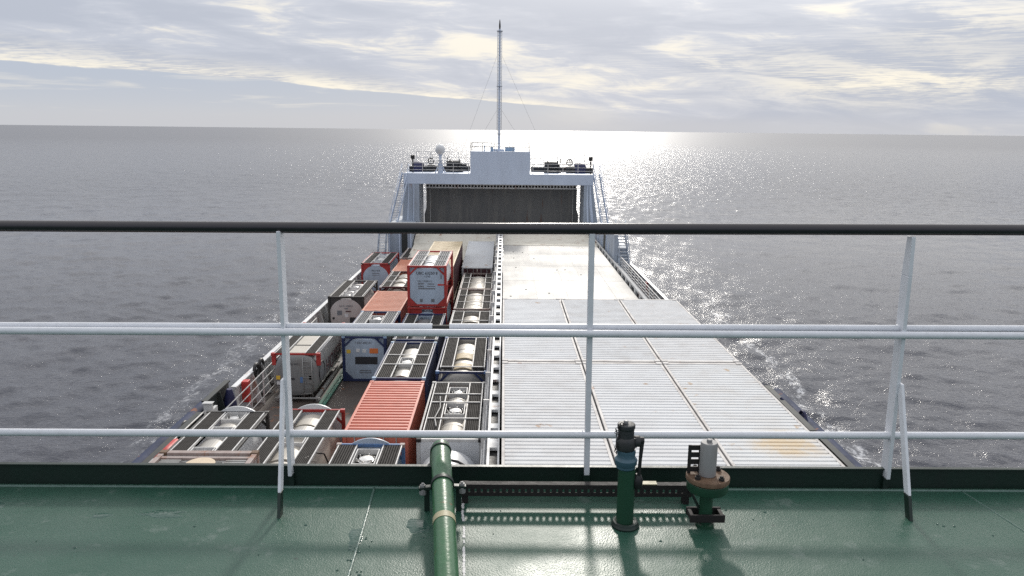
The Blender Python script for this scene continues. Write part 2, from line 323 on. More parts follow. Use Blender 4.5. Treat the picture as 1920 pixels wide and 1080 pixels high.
# ---------------------------------------------------------------- mesh helpers
class MB:
    """collects shapes; build() links them as one mesh object"""
    def __init__(s): s.v = []; s.f = []; s.sm = []
    def add(s, verts, faces, smooth=False):
        o = len(s.v); s.v += [tuple(v) for v in verts]
        s.f += [tuple(i + o for i in f) for f in faces]; s.sm += [smooth] * len(faces)
        return s
    def box(s, x0, x1, y0, y1, z0, z1):
        v = [(x, y, z) for z in (z0, z1) for y in (y0, y1) for x in (x0, x1)]
        return s.add(v, [(0, 2, 3, 1), (4, 5, 7, 6), (0, 1, 5, 4), (2, 6, 7, 3), (0, 4, 6, 2), (1, 3, 7, 5)])
    def hexa(s, p):   # 8 points: bottom ring 4, top ring 4
        return s.add(p, [(3, 2, 1, 0), (4, 5, 6, 7), (0, 1, 5, 4), (1, 2, 6, 5), (2, 3, 7, 6), (3, 0, 4, 7)])
    def bar(s, a, b, wx, wz=None, upv=(0, 0, 1)):
        a = Vector(a); b = Vector(b); wz = wz or wx
        dd = (b - a).normalized(); u = Vector(upv)
        if abs(dd.dot(u)) > .98: u = Vector((0, 1, 0))
        sx = dd.cross(u).normalized() * wx / 2; sz = sx.cross(dd).normalized() * wz / 2
        p = [a - sx - sz, a + sx - sz, a + sx + sz, a - sx + sz]; q = [x + b - a for x in p]
        return s.add(p + q, [(3, 2, 1, 0), (4, 5, 6, 7), (0, 1, 5, 4), (1, 2, 6, 5), (2, 3, 7, 6), (3, 0, 4, 7)])
    def tube(s, pts, r, n=10, cap=True):
        pts = [Vector(p) for p in pts]; rs = r if isinstance(r, (list, tuple)) else [r] * len(pts)
        rings = []; prev = None
        for i, p in enumerate(pts):
            dd = (pts[min(i + 1, len(pts) - 1)] - pts[max(i - 1, 0)]).normalized()
            if prev is None:
                u = Vector((0, 0, 1)) if abs(dd.z) < .9 else Vector((1, 0, 0))
                sx = dd.cross(u).normalized()
            else:
                sx = (prev - dd * prev.dot(dd)).normalized()
            prev = sx; sy = sx.cross(dd).normalized()
            rings.append([p + (sx * math.cos(k * 2 * math.pi / n) + sy * math.sin(k * 2 * math.pi / n)) * rs[i] for k in range(n)])
        v = [x for ring in rings for x in ring]; f = []
        for i in range(len(rings) - 1):
            for k in range(n):
                f.append((i * n + k, (i + 1) * n + k, (i + 1) * n + (k + 1) % n, i * n + (k + 1) % n))
        s.add(v, f, True)
        if cap:
            o = len(s.v) - len(v)
            s.f.append(tuple(o + k for k in range(n))); s.f.append(tuple(o + (len(rings) - 1) * n + n - 1 - k for k in range(n)))
            s.sm += [False, False]
        return s
    def lathe(s, prof, c=(0, 0, 0), axis='Z', n=32, smooth=True):
        """prof: list of (radius, t) along axis through c"""
        v = []; f = []
        for r, t in prof:
            for k in range(n):
                a = 2 * math.pi * k / n; ca, sa = r * math.cos(a), r * math.sin(a)
                v.append({'Z': (c[0] + ca, c[1] + sa, c[2] + t), 'Y': (c[0] + ca, c[1] + t, c[2] + sa), 'X': (c[0] + t, c[1] + ca, c[2] + sa)}[axis])
        m = len(prof)
        for i in range(m - 1):
            for k in range(n):
                q = (i * n + k, i * n + (k + 1) % n, (i + 1) * n + (k + 1) % n, (i + 1) * n + k)
                f.append(q if axis != 'Y' else q[::-1])
        b = tuple(range(n)); t_ = tuple((m - 1) * n + k for k in range(n))
        f.append(b[::-1] if axis != 'Y' else b); f.append(t_ if axis != 'Y' else t_[::-1])
        return s.add(v, f, smooth)
    def prism(s, poly, axis, t0, t1):
        """poly of 2D points extruded: axis 'Y' -> (x,z), 'X' -> (y,z), 'Z' -> (x,y)"""
        def P3(p, t): return {'Y': (p[0], t, p[1]), 'X': (t, p[0], p[1]), 'Z': (p[0], p[1], t)}[axis]
        n = len(poly); v = [P3(p, t0) for p in poly] + [P3(p, t1) for p in poly]
        f = [tuple(range(n)), tuple(range(2 * n - 1, n - 1, -1))] + [(i, i + n, (i + 1) % n + n, (i + 1) % n) for i in range(n)]
        return s.add(v, f)
    def torus(s, c, R_, r, axis='Z', n=24, m=8, sq=1.):
        pts = []
        v = []; f = []
        for i in range(n):
            a = 2 * math.pi * i / n
            for k in range(m):
                b = 2 * math.pi * k / m; rr = R_ + r * math.cos(b); h = r * math.sin(b)
                p = {'Z': (rr * math.cos(a), rr * math.sin(a), h), 'Y': (rr * math.cos(a), h, rr * math.sin(a) * sq), 'X': (h, rr * math.cos(a), rr * math.sin(a))}[axis]
                v.append(tuple(p[j] + c[j] for j in range(3)))
        for i in range(n):
            for k in range(m):
                f.append((i * m + k, ((i + 1) % n) * m + k, ((i + 1) % n) * m + (k + 1) % m, i * m + (k + 1) % m))
        return s.add(v, f, True)
    def build(s, name, material, parent=None, loc=None, bevel=0., sharp=35):
        me = bpy.data.meshes.new(name); me.from_pydata(s.v, [], s.f)
        me.polygons.foreach_set('use_smooth', s.sm)
        bm = bmesh.new(); bm.from_mesh(me); bmesh.ops.recalc_face_normals(bm, faces=bm.faces)
        for e in bm.edges:
            if len(e.link_faces) == 2 and e.calc_face_angle(0) > R(sharp): e.smooth = False
        bm.to_mesh(me); bm.free()
        mats = material if isinstance(material, (list, tuple)) else [material]
        for mm in mats: me.materials.append(M_[mm] if isinstance(mm, str) else mm)
        o = bpy.data.objects.new(name, me); COL.objects.link(o)
        if parent: o.parent = parent
        if loc: o.location = loc
        if bevel:
            md = o.modifiers.new('bevel', 'BEVEL'); md.width = bevel; md.segments = 2; md.limit_method = 'ANGLE'; md.angle_limit = R(40)
        return o

def tag(o, label=None, cat=None, group=None, kind=None):
    if label: o['label'] = label
    if cat: o['category'] = cat
    if group: o['group'] = group
    if kind: o['kind'] = kind
    return o
def thing(name, label, cat, loc=(0, 0, 0), group=None):
    o = bpy.data.objects.new(name, None); o.empty_display_size = .2; COL.objects.link(o); o.location = loc
    return tag(o, label, cat, group)
def part(name, mb, m, parent, bevel=0., label=None):
    """world-space shapes attached to a thing whose base is at parent.location"""
    o = mb.build(name, m, parent, bevel=bevel)
    base = Vector(parent.location)
    q = parent.parent
    while q: base += Vector(q.location); q = q.parent
    o.data.transform(Matrix.Translation(-base))
    if label: o['label'] = label
    return o
def struct(name, mb, m, bevel=0.):
    return tag(mb.build(name, m, bevel=bevel), kind='structure')

def text_part(name, body, size, loc, rot, material, parent, sx=1., align='CENTER'):
    cu = bpy.data.curves.new(name, 'FONT'); cu.body = body; cu.size = size; cu.extrude = .004
    cu.align_x = align; cu.align_y = 'CENTER'
    cu.materials.append(M_[material])
    tmp = bpy.data.objects.new('lettering_curve', cu); COL.objects.link(tmp)
    me = bpy.data.meshes.new_from_object(tmp.evaluated_get(bpy.context.evaluated_depsgraph_get()))
    bpy.data.objects.remove(tmp)
    o = bpy.data.objects.new(name, me); COL.objects.link(o); o.parent = parent
    o.location = loc; o.rotation_euler = rot; o.scale = (sx, 1, 1)
    return o

# ================================================================ THE SETTING
# sea: one sheet out to the horizon
def sea():
    """one polar sheet centred under the bridge; the rings ahead of the ship are fine enough to carry real waves"""
    dep = np.linspace(math.atan(20 / 26.), math.atan(20 / 900.), 560)
    r = np.concatenate([[.5, 14.], 20. / np.tan(dep), [1100, 1500, 2200, 3500, 6000, 12000, 30000, 90000]])
    fa = np.linspace(-50, 50, 1250); co = np.linspace(50, 310, 54)[1:-1]
    a = np.radians(np.concatenate([fa, co]))
    Rr, Aa = np.meshgrid(r, a, indexing='ij')
    X = Rr * np.sin(Aa); Y = Rr * np.cos(Aa); Z = np.zeros_like(X)
    dr = np.gradient(r)[:, None]; da = np.gradient(a)[None, :]
    rng = np.random.default_rng(4)
    n = 150
    lam = np.exp(rng.uniform(math.log(.5), math.log(22.), n))
    th = rng.normal(math.radians(-14), math.radians(42), n)       # travel direction from +Y
    slope = np.where(lam < 1.4, .017, np.where(lam < 6, .025, np.where(lam < 12, .010, .006))) * rng.uniform(.6, 1.2, n)
    ph = rng.uniform(0, 2 * math.pi, n)
    gust = .78 + .34 * np.sin(X * .021 + 1.3 * np.sin(Y * .013)) * np.sin(Y * .034 + .8 * np.sin(X * .017 + 1.)) + .18 * np.sin(X * .0063 - Y * .0047 + 2.)
    sa, ca = np.sin(Aa), np.cos(Aa)
    for l, t, sl, p in zip(lam, th, slope, ph):
        k = 2 * math.pi / l; kx, ky = k * math.sin(t), k * math.cos(t)
        kr = kx * sa + ky * ca; kt = kx * ca - ky * sa
        fil = np.exp(-.5 * ((kr * dr * .30) ** 2 + (kt * Rr * da * .30) ** 2))
        ph_ = kx * X + ky * Y + p
        wv = np.sin(ph_) + .22 * np.cos(2 * ph_)                   # slightly peaked crests
        Z += (sl / k) * wv * fil * (gust if l < 7 else 1.)
    Z *= (Rr < 1000)
    nr, na = Rr.shape
    idx = np.arange(nr * na).reshape(nr, na); nx_ = np.roll(idx, -1, axis=1)
    q = np.stack([idx[:-1], nx_[:-1], nx_[1:], idx[1:]], axis=-1).reshape(-1, 4)[:, ::-1]
    me = bpy.data.meshes.new('sea')
    me.vertices.add(nr * na); me.vertices.foreach_set('co', np.stack([X, Y, Z], -1).astype(np.float32).ravel())
    me.loops.add(q.size); me.loops.foreach_set('vertex_index', q.astype(np.int32).ravel())
    me.polygons.add(len(q)); me.polygons.foreach_set('loop_start', np.arange(0, q.size, 4, dtype=np.int32))
    me.update(calc_edges=True); me.validate()
    me.polygons.foreach_set('use_smooth', np.ones(len(q), dtype=bool))
    me.materials.append(M_['sea'])
    o = bpy.data.objects.new('sea', me); COL.objects.link(o)
    return tag(o, kind='structure')
sea()

ZD = 18.53                                    # upper deck under the camera
m = MB(); m.box(-14, 14, -12, 2.972, ZD - .02, ZD); struct('upper_deck', m, 'deck')
m = MB()                                      # hull-wide main deck
m.add([(-12.75, -20, 6.3), (12.5, -20, 6.3), (12.5, 62, 6.3), (10.6, 80, 6.3), (-10.8, 80, 6.3), (-12.75, 62, 6.3),
       (-12.75, -20, 6.0), (12.5, -20, 6.0), (12.5, 62, 6.0), (10.6, 80, 6.0), (-10.8, 80, 6.0), (-12.75, 62, 6.0)],
      [(0, 1, 2, 3, 4, 5), (11, 10, 9, 8, 7, 6)] + [(i, i + 6, (i + 1) % 6 + 6, (i + 1) % 6) for i in range(6)])
struct('main_deck', m, 'maindeck')
m = MB(); m.box(0.0, 8.05, 11, 64.4, 10.0, 10.3); struct('hatch_deck', m, 'hatch')
m = MB(); m.box(-.02, 8.3, 64.42, 71.5, 10.02, 10.33); m.box(0.02, 8.2, 71.52, 78, 10.02, 10.36)
m.hexa([(-8.5, 65.8, 8.5), (-.45, 65.8, 8.5), (-.45, 78, 8.6), (-8.5, 78, 8.6), (-8.5, 65.8, 8.75), (-.45, 65.8, 8.75), (-.45, 72.1, 9.25), (-8.5, 72.1, 9.25)])
m.hexa([(-8.6, 72.12, 8.6), (-.43, 72.12, 8.6), (-.43, 78, 8.6), (-8.6, 78, 8.6), (-8.6, 72.12, 9.27), (-.43, 72.12, 9.27), (-.43, 75.5, 10.3), (-8.6, 75.5, 10.3)])
struct('bow_ramp', m, 'cream')

# ---------------------------------------------------------------- hull
hull = thing('ship_hull', 'dark blue hull of the ship along both sides of the deck', 'hull', (0, 0, 0))
def hull_mesh():
    st = [(-24, 12.9), (0, 12.9), (40, 12.9), (62, 12.7), (72, 11.6), (80, 10.9), (90, 8.2), (100, 3.5), (104, .3)]
    v = []; f = []
    prof = [(.96, -1.5), (.97, 2.0), (1.0, 5.2), (1.0, 6.0)]
    for y, hw in st:
        for sx in (-1, 1):
            for k, z in prof: v.append((sx * hw * k, y, z + (2.6 if y > 84 and z > 5 else 0)))
    n = len(prof)
    for i in range(len(st) - 1):
        for sd_ in (0, 1):
            for k in range(n - 1):
                a = i * 2 * n + sd_ * n + k; b = a + 2 * n
                f.append((a, a + 1, b + 1, b))
    return v, f
v, f = hull_mesh(); m = MB(); m.add(v, f, False)
o = part('hull_plating', m, 'hull', hull)
md = o.modifiers.new('plate', 'SOLIDIFY'); md.thickness = .15
for sx in (-1, 1):
    m = MB()
    xs, zs = (-13.4, 7.75) if sx < 0 else (12.8, 8.15)
    m.tube([(xs, -20, zs), (xs, 33.5, zs - .1)], .30, 14)
    m.box(min(xs, xs - sx * .3), max(xs, xs - sx * .3), -20, 33, 6.02, zs - .2)
    part('rubbing_strake', m, 'hull', hull)

# house under the camera
m = MB(); m.box(-12.6, 12.6, -11.5, 2.93, 6.31, ZD - .03)
for k in range(9): m.box(-11.4 + k * 2.75, -10.4 + k * 2.75, 2.93, 2.96, 15.2, 16.2)
tag(m.build('accommodation_block', 'whitepaint'), 'white accommodation block under the green upper deck', 'superstructure')

# ================================================================ NEAR DECK
YR = 2.95
# coaming along the deck edge
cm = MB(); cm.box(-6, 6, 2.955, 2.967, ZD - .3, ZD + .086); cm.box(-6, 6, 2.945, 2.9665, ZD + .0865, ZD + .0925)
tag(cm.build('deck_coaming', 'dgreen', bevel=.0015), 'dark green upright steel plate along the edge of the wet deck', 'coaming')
# weld seams on the plates
m = MB()
m.tube([(-.53, 2.94, ZD + .001), (-.517, 2.6, ZD + .001), (-.50, 1.9, ZD + .001)], .0048, 8)
m.tube([(1.94, 2.94, ZD), (2.0, 2.5, ZD), (2.04, 1.9, ZD)], .003, 6)
m.tube([(-6, 2.935, ZD), (6, 2.935, ZD)], .006, 6)
tag(m.build('weld_seam', 'seam'), kind='structure')

# guard rail
gr = thing('guard_rail', 'white guard rail with a dark handrail across the near deck edge', 'railing', (0, YR, ZD))
hm = MB()
pts = [(-6, YR + .005, 19.606), (-2, YR, 19.615), (0, YR, 19.622), (2.1, YR, 19.637), (6, YR, 19.65)]
hm.tube(pts, .0225, 20); part('handrail', hm, 'hand', gr)
posts = (-.872, .348, 1.610)
allposts = (-4.60, -3.40, -2.20) + posts + (2.83, 4.05)
def rz(x, zl, zr): return zl + (zr - zl) * (x + 1.37) / 2.57
m = MB()                                       # rear middle rail, in sections that end on the posts, one end open
ap = list(allposts)
for a, b in zip(ap[:-1], ap[1:]):
    if a == posts[0]:
        m.tube([(a, YR + .004, rz(a, 19.217, 19.229)), (-.282, YR + .004, rz(-.28, 19.217, 19.229))], .0135, 14)
        m.tube([(-.213, YR + .004, rz(-.2, 19.217, 19.229)), (b, YR + .004, rz(b, 19.217, 19.229))], .0135, 14)
    else:
        m.tube([(a, YR + .004, rz(a, 19.217, 19.229)), (b, YR + .004, rz(b, 19.217, 19.229))], .0135, 14)
part('middle_rail', m, 'rail', gr)
m = MB(); m.tube([(-.30, YR + .004, rz(-.3, 19.215, 19.227)), (-.20, YR + .004, rz(-.2, 19.215, 19.227))], .0098, 12)
part('rail_sleeve', m, 'black', gr)
m = MB(); m.tube([(-6, YR - .03, 19.192), (6, YR - .03, 19.222)], .0152, 16); part('middle_rail', m, 'rail', gr)
m = MB(); m.tube([(-6, YR - .008, 18.758), (0, YR - .008, 18.768), (6, YR - .008, 18.79)], .0152, 16); lr = part('lower_rail', m, 'rail', gr)
m = MB()
for x in allposts:
    for sx in (-1, 1):
        zl = 18.768 + (x * .0036 if x > 0 else x * .0017); m.torus((x + sx * .014, YR - .008, zl), .0150, .0022, 'X', 16, 5)
        if x != posts[1]: m.torus((x + sx * .012, YR + .004, rz(x, 19.217, 19.229)), .0135, .0022, 'X', 16, 5)
tag(part('weld_beads', m, 'rail', lr), kind='stuff')
for x in allposts:
    lean = -.004 if x < 0 else .010
    c = x == posts[1]
    m = MB()
    wx, wy = (.022, .030) if c else (.016, .058)
    zt = 19.607; zb = ZD + (.055 if not c else .06)
    if x > 1:        # curved head
        m.hexa([(x - wx / 2 + lean, YR - wy / 2, zb), (x + wx / 2 + lean, YR - wy / 2, zb), (x + wx / 2 + lean, YR + wy / 2, zb), (x - wx / 2 + lean, YR + wy / 2, zb),
                (x - wx / 2, YR - wy / 2, 19.45), (x + wx / 2, YR - wy / 2, 19.45), (x + wx / 2, YR + wy / 2, 19.45), (x - wx / 2, YR + wy / 2, 19.45)])
        m.hexa([(x - wx / 2, YR - wy / 2, 19.45), (x + wx / 2, YR - wy / 2, 19.45), (x + wx / 2, YR + wy / 2, 19.45), (x - wx / 2, YR + wy / 2, 19.45),
                (x - wx / 2, YR - wy / 2 + .008, zt), (x + wx / 2, YR - wy / 2 + .008, zt), (x + wx / 2, YR + wy / 2 - .012, zt), (x - wx / 2, YR + wy / 2 - .012, zt)])
    else:
        m.hexa([(x - wx / 2 + lean, YR - wy / 2, zb), (x + wx / 2 + lean, YR - wy / 2, zb), (x + wx / 2 + lean, YR + wy / 2, zb), (x - wx / 2 + lean, YR + wy / 2, zb),
                (x - wx / 2, YR - wy / 2, zt), (x + wx / 2, YR - wy / 2, zt), (x + wx / 2, YR + wy / 2, zt), (x - wx / 2, YR + wy / 2, zt)])
    st = part('stanchion', m, 'rail', gr, bevel=.0025)
    m = MB(); m.box(x - wx / 2 + lean - .003, x + wx / 2 + lean + .003, YR - .012, YR + .0035, ZD - .1, zb - .0005)
    part('foot', m, 'dgreen', st)
    if not c:        # flat-bar brace down to the deck
        bx = x + (-.012 if x < 0 else .014)
        fx = bx + (.030 if x < 0 else -.030)
        m = MB(); y0, y1 = YR - .024, 2.695
        zt_, zj = 19.008, ZD + .085
        def bp(t, dy, o): # along the brace
            return (bx + (fx - bx) * t + o, y0 + (y1 - y0) * t + dy, zt_ + (ZD - zt_) * t)
        tj = (zt_ - zj) / (zt_ - ZD)
        m.hexa([bp(tj, -.019, -.006), bp(tj, -.019, .006), bp(tj, .019, .006), bp(tj, .019, -.006),
                bp(0, -.019, -.006), bp(0, -.019, .006), bp(0, .019, .006), bp(0, .019, -.006)])
        br = part('brace', m, 'rail', gr, bevel=.0025)
        m = MB(); m.hexa([bp(1.02, -.019, -.0065), bp(1.02, -.019, .0065), bp(1.02, .019, .0065), bp(1.02, .019, -.0065),
                          bp(tj + .002, -.0195, -.0065), bp(tj + .002, -.0195, .0065), bp(tj + .002, .0195, .0065), bp(tj + .002, .0195, -.0065)])
        part('foot', m, 'dgreen', br, bevel=.002)

# green drain pipe
pp = thing('drain_pipe', 'thick green drain pipe running over the coaming at the deck edge', 'pipe', (-.2, 2.4, ZD))
A, B = Vector((-.150, 1.99, 18.548)), Vector((-.254, 2.975, 18.676))
ax = (B - A).normalized()
m = MB(); m.tube([A - ax * .5, A, B - ax * .02, B + ax * .02, B + Vector((-.010, .045, -.018)), B + Vector((-.014, .065, -.07)), B + Vector((-.014, .068, -.22))], .0405, 28)
part('pipe', m, 'green', pp)
m = MB(); c = B + ax * .0
m.tube([c - ax * .006, c + ax * .006], .0445, 28); part('pipe_collar', m, 'dgreen', pp, bevel=.002)
def on_axis(y): return A + (B - A) * ((y - A.y) / (B.y - A.y))
c = on_axis(2.735); m = MB(); m.tube([c - ax * .011, c + ax * .011], .0455, 28)
sxv = Vector((1, .1, 0)).normalized()
for sx in (-1, 1):
    m.bar(c + sxv * sx * .043 + Vector((0, 0, -.008)), c + sxv * sx * .092 + Vector((0, 0, -.012)), .024, .012)
cl = part('clamp', m, 'dgreen', pp, bevel=.002)
for sx in (-1, 1):
    q = c + sxv * sx * .076 + Vector((0, 0, -.006))
    m = MB(); m.lathe([(.011, 0), (.011, .009), (.006, .0095), (.006, .015)], q, 'Z', 6, False); m.lathe([(.014, -.03), (.014, -.007)], q, 'Z', 8, False)
    part('bolt', m, 'greycap', cl)
for sx in (-1, 1):
    m = MB(); m.bar(c + sxv * sx * .062 + Vector((0, .01, -.015)), Vector((c.x + sx * .062, c.y + .01, ZD - .004)), .02, .012)
    part('bracket', m, 'dgreen', pp)
c = on_axis(2.50); m = MB(); m.tube([c - ax * .016, c + ax * .016], .0418, 28, cap=False); part('tape_band', m, 'tape', pp)
c = on_axis(2.15); m = MB(); m.tube([c - ax * .004, c + ax * .004], .0417, 28); part('pipe_joint', m, 'dgreen', pp)
# white sealant strip beside the pipe
m = MB()
path = [(-.158, 2.87), (-.152, 2.80), (-.150, 2.72), (-.138, 2.60), (-.132, 2.48), (-.127, 2.38), (-.122, 2.28), (-.118, 2.1)]
rnd = random.Random(31); v = []; f = []
for (xa, ya), (xb, yb) in zip(path[:-1], path[1:]):
    nseg = 6
    for k in range(nseg):
        if rnd.random() < .12: continue
        t0, t1 = k / nseg, (k + .96) / nseg; o = len(v); q = []
        for t in (t0, t1):
            w0, w1 = rnd.uniform(.002, .0065), rnd.uniform(.002, .0065)
            xx, yy = xa + (xb - xa) * t, ya + (yb - ya) * t
            q += [(xx - w0, yy), (xx + w1, yy)]
        for z in (ZD - .0004, ZD + rnd.uniform(.0012, .003)): v += [(x, y, z) for x, y in (q[0], q[1], q[3], q[2])]
        f += [(o + 4, o + 5, o + 6, o + 7)] + [(o + a, o + (a + 1) % 4, o + 4 + (a + 1) % 4, o + 4 + a) for a in range(4)]
m.add(v, f)
tag(m.build('sealant_strip', 'whitepaint'), 'ragged white strip of sealant on the deck right of the green pipe', 'sealant', kind='stuff')

# perforated cable tray
tr = thing('cable_tray', 'dark perforated cable tray low along the inside of the coaming', 'cable tray', (.3, 2.8, ZD))
m = MB(); x0, x1 = -.165, .765; z0, z1 = ZD + .034, ZD + .084
m.box(x0, x1, 2.800, 2.803, z0, z0 + .017); m.box(x0, x1, 2.800, 2.803, z1 - .019, z1)
nx = 37
for k in range(nx + 1):
    x = x0 + (x1 - x0) * k / nx; m.box(max(x - .0085, x0), min(x + .0085, x1), 2.8003, 2.8027, z0 + .017, z1 - .019)
part('perforated_side', m, 'rustdark', tr)
m = MB(); m.box(x0, x1, 2.8035, 2.830, z1 - .003, z1); part('top_flange', m, 'rustdark', tr)
for x in (x0 + .02, x1 - .02):
    m = MB(); m.box(x - .012, x + .012, 2.8035, 2.84, ZD - .003, z1 - .0035); part('tray_foot', m, 'rustdark', tr)
m = MB(); m.box(.545, .625, 2.802, 2.831, z1 + .0005, z1 + .004); part('tray_label_plate', m, 'tape', tr)

# valve post
vp = thing('valve_post', 'green standpipe with a blue collar and dark valve head by the rail', 'valve', (.4735, 2.637, ZD))
C0 = (.4735, 2.637, ZD)
m = MB(); m.lathe([(.052, -.002), (.053, .006), (.047, .016), (.037, .018)], C0, 'Z', 32); m.torus((C0[0], C0[1], ZD + .014), .041, .008); part('base_flange', m, 'dgreen', vp)
m = MB(); m.lathe([(.0325, 0), (.0325, .235)], (.471, 2.637, ZD), 'Z', 32); part('standpipe', m, 'mgreen', vp)
m = MB(); m.lathe([(.033, .236), (.036, .24), (.036, .248), (.041, .255), (.042, .272), (.036, .279), (.033, .285), (.035, .30), (.034, .31)], (.466, 2.637, ZD), 'Z', 32)
part('collar', m, 'bluepaint', vp)
m = MB(); m.lathe([(.034, .311), (.037, .32), (.037, .345), (.034, .355), (.030, .36), (.030, .392), (.033, .395), (.033, .41), (.024, .413)], (.462, 2.637, ZD), 'Z', 28)
m.box(.462, .502, 2.62, 2.654, ZD + .322, ZD + .358)
m.lathe([(.017, 0), (.021, .004), (.021, .022), (.015, .026)], (.492, 2.637, ZD + .342), 'X', 20)
vb = part('valve_body', m, 'valve', vp, bevel=.002)
m = MB(); m.lathe([(.009, .4135), (.009, .422), (.006, .424)], (.460, 2.637, ZD), 'Z', 6, False); part('cap_nut', m, 'greycap', vb)
m = MB(); m.tube([(.523, 2.632, ZD + .350), (.517, 2.625, ZD + .27), (.514, 2.625, ZD + .20)], [.0085, .0065, .0075], 12)
m.lathe([(.012, -.006), (.013, .0), (.012, .012)], (.517, 2.632, ZD + .348), 'X', 16)
m.lathe([(.010, 0), (.018, .01), (.020, .035), (.013, .055), (.008, .06)], (.512, 2.63, ZD + .155), 'Z', 18)
part('lever', m, 'black', vp)
m = MB()
for k in range(15):
    t = k / 14; q = (.428 - .006 * math.sin(t * 9), 2.62 - .004 * math.cos(t * 7), ZD + .405 - .10 * t)
    m.torus(q, .0055, .0014, 'Y' if k % 2 else 'X', 10, 5)
for k in range(6):
    a = math.pi * k / 6; m.torus((.432 + .02 * (1 - math.cos(a)) * .5, 2.62, ZD + .405 + .012 * math.sin(a)), .005, .0013, 'Y' if k % 2 else 'X', 10, 5)
part('chain', m, 'black', vp)

# flanged vent
vt = thing('flanged_vent', 'short green vent with a rusty bolted flange and grey cap', 'vent', (.778, 2.639, ZD))
vx, vy = .778, 2.639
m = MB(); m.lathe([(.034, -.002), (.034, .012), (.025, .016)], (vx, vy, ZD), 'Z', 24); m.lathe([(.0245, .01), (.0245, .15)], (vx, vy, ZD), 'Z', 28); part('neck', m, 'mgreen', vt)
m = MB(); m.lathe([(.03, .135), (.075, .150), (.0775, .156), (.0775, .186)], (vx, vy, ZD), 'Z', 40); part('lower_flange', m, 'mgreen', vt, bevel=.002)
m = MB(); m.lathe([(.079, .1885), (.081, .191), (.081, .205), (.079, .208), (.04, .2085)], (vx, vy, ZD), 'Z', 40); fl = part('upper_flange', m, 'rusty', vt)
for k in range(4):
    a = R(38 + 90 * k); q = (vx + .061 * math.cos(a), vy + .061 * math.sin(a), ZD + .2085)
    m = MB(); m.lathe([(.0115, 0), (.0115, .009), (.007, .010), (.007, .016), (.005, .017)], q, 'Z', 6, False); part('bolt', m, 'rustdark', fl)
m = MB(); m.lathe([(.0315, .209), (.0315, .335), (.029, .340)], (vx - .003, vy, ZD), 'Z', 32); cp = part('cap_cylinder', m, 'greycap', vt, bevel=.0015)
m = MB(); m.lathe([(.0105, .3405), (.0105, .349), (.008, .351)], (vx - .003, vy, ZD), 'Z', 6, False); part('cap_bolt', m, 'greycap', cp)
m = MB()                                         # slotted plate behind the cap
bx, by, bz = vx - .076, vy + .012, ZD + .215
for z_ in (0, .030, .058, .086): m.box(bx, bx + .05, by, by + .004, bz + z_, bz + z_ + .020)
m.box(bx, bx + .012, by - .001, by + .005, bz - .006, bz + .106); m.box(bx + .04, bx + .05, by - .001, by + .005, bz - .006, bz + .106)
part('slotted_plate', m, 'black', vt)
m = MB(); m.box(vx - .066, vx + .066, vy - .036, vy - .026, ZD + .030, ZD + .060); m.box(vx - .066, vx + .066, vy + .026, vy + .036, ZD + .030, ZD + .060)
m.box(vx - .064, vx - .05, vy - .0255, vy + .0255, ZD + .033, ZD + .057); m.box(vx + .05, vx + .064, vy - .0255, vy + .0255, ZD + .033, ZD + .057)
part('pipe_clamp', m, 'rustdark', vt, bevel=.002)
m = MB(); m.bar((vx - .055, vy + .02, ZD + .13), (vx - .02, vy, ZD + .06), .008, .008); part('support_strut', m, 'dgreen', vt)

# puddles
def puddle(cx, cy, rx, ry, seed, label, n=40, wob=.35):
    rnd = random.Random(seed); ph = [rnd.uniform(0, 6.28) for _ in range(6)]; am = [rnd.uniform(.3, 1) * wob / (k + 1) for k in range(6)]
    ring = []
    for k in range(n):
        a = 2 * math.pi * k / n; r = 1 + sum(am[j] * math.sin((j + 1) * a + ph[j]) for j in range(6))
        ring.append((cx + rx * r * math.cos(a), cy + ry * r * math.sin(a)))
    m = MB(); v = [(x, y, ZD - .0005) for x, y in ring] + [(cx + (x - cx) * .78, cy + (y - cy) * .78, ZD + .0013) for x, y in ring]
    f = [(i, (i + 1) % n, n + (i + 1) % n, n + i) for i in range(n)] + [tuple(range(n, 2 * n))]
    m.add(v, f, True)
    return tag(m.build('puddle', 'puddle', sharp=80), label, 'puddle', 'puddles on the green deck')
puddle(-.318, 2.625, .050, .055, 3, 'large rippled puddle on the deck just left of the green pipe')
puddle(-.535, 2.55, .028, .075, 11, 'puddle lying against the weld seam on the deck', wob=.5)
puddle(-1.30, 2.71, .095, .03, 5, 'wide thin puddle on the deck left of the left brace', wob=.55)
puddle(-1.55, 2.69, .04, .022, 8, 'small puddle on the far left deck under the rail')
puddle(-2.02, 2.76, .06, .026, 21, 'puddle at the left edge of the deck', wob=.5)
drop = MB(); rnd = random.Random(5)
for k in range(60):
    if k < 25: x, y = -.515 + rnd.gauss(0, .02), rnd.uniform(2.2, 2.55)
    else: x, y = rnd.uniform(-2.1, 1.9), rnd.uniform(2.2, 2.9)
    r = rnd.uniform(.002, .0075); drop.lathe([(r, -.0005), (r * .8, .0018), (r * .3, .003)], (x, y, ZD), 'Z', 10)
tag(drop.build('water_drops', 'puddle', sharp=80), 'scattered drops of water on the green deck', 'water drops', kind='stuff')

# ================================================================ CONTAINERS
W_ = 2.438
def corner_castings(root, w, L, h, m):
    cm_ = None
    for sx in (-1, 1):
        for y in (0, L):
            for z in (h,):
                if cm_ is None:
                    k = MB(); k.box(-.089, .089, -.089, .089, -.118, .012)
                    cm_ = k.build('corner_casting', m, root, bevel=.012); o = cm_
                else:
                    o = cm_.copy(); COL.objects.link(o); o.parent = root
                o.location = (sx * (w / 2 - .085), y + (.085 if y == 0 else -.085), z)

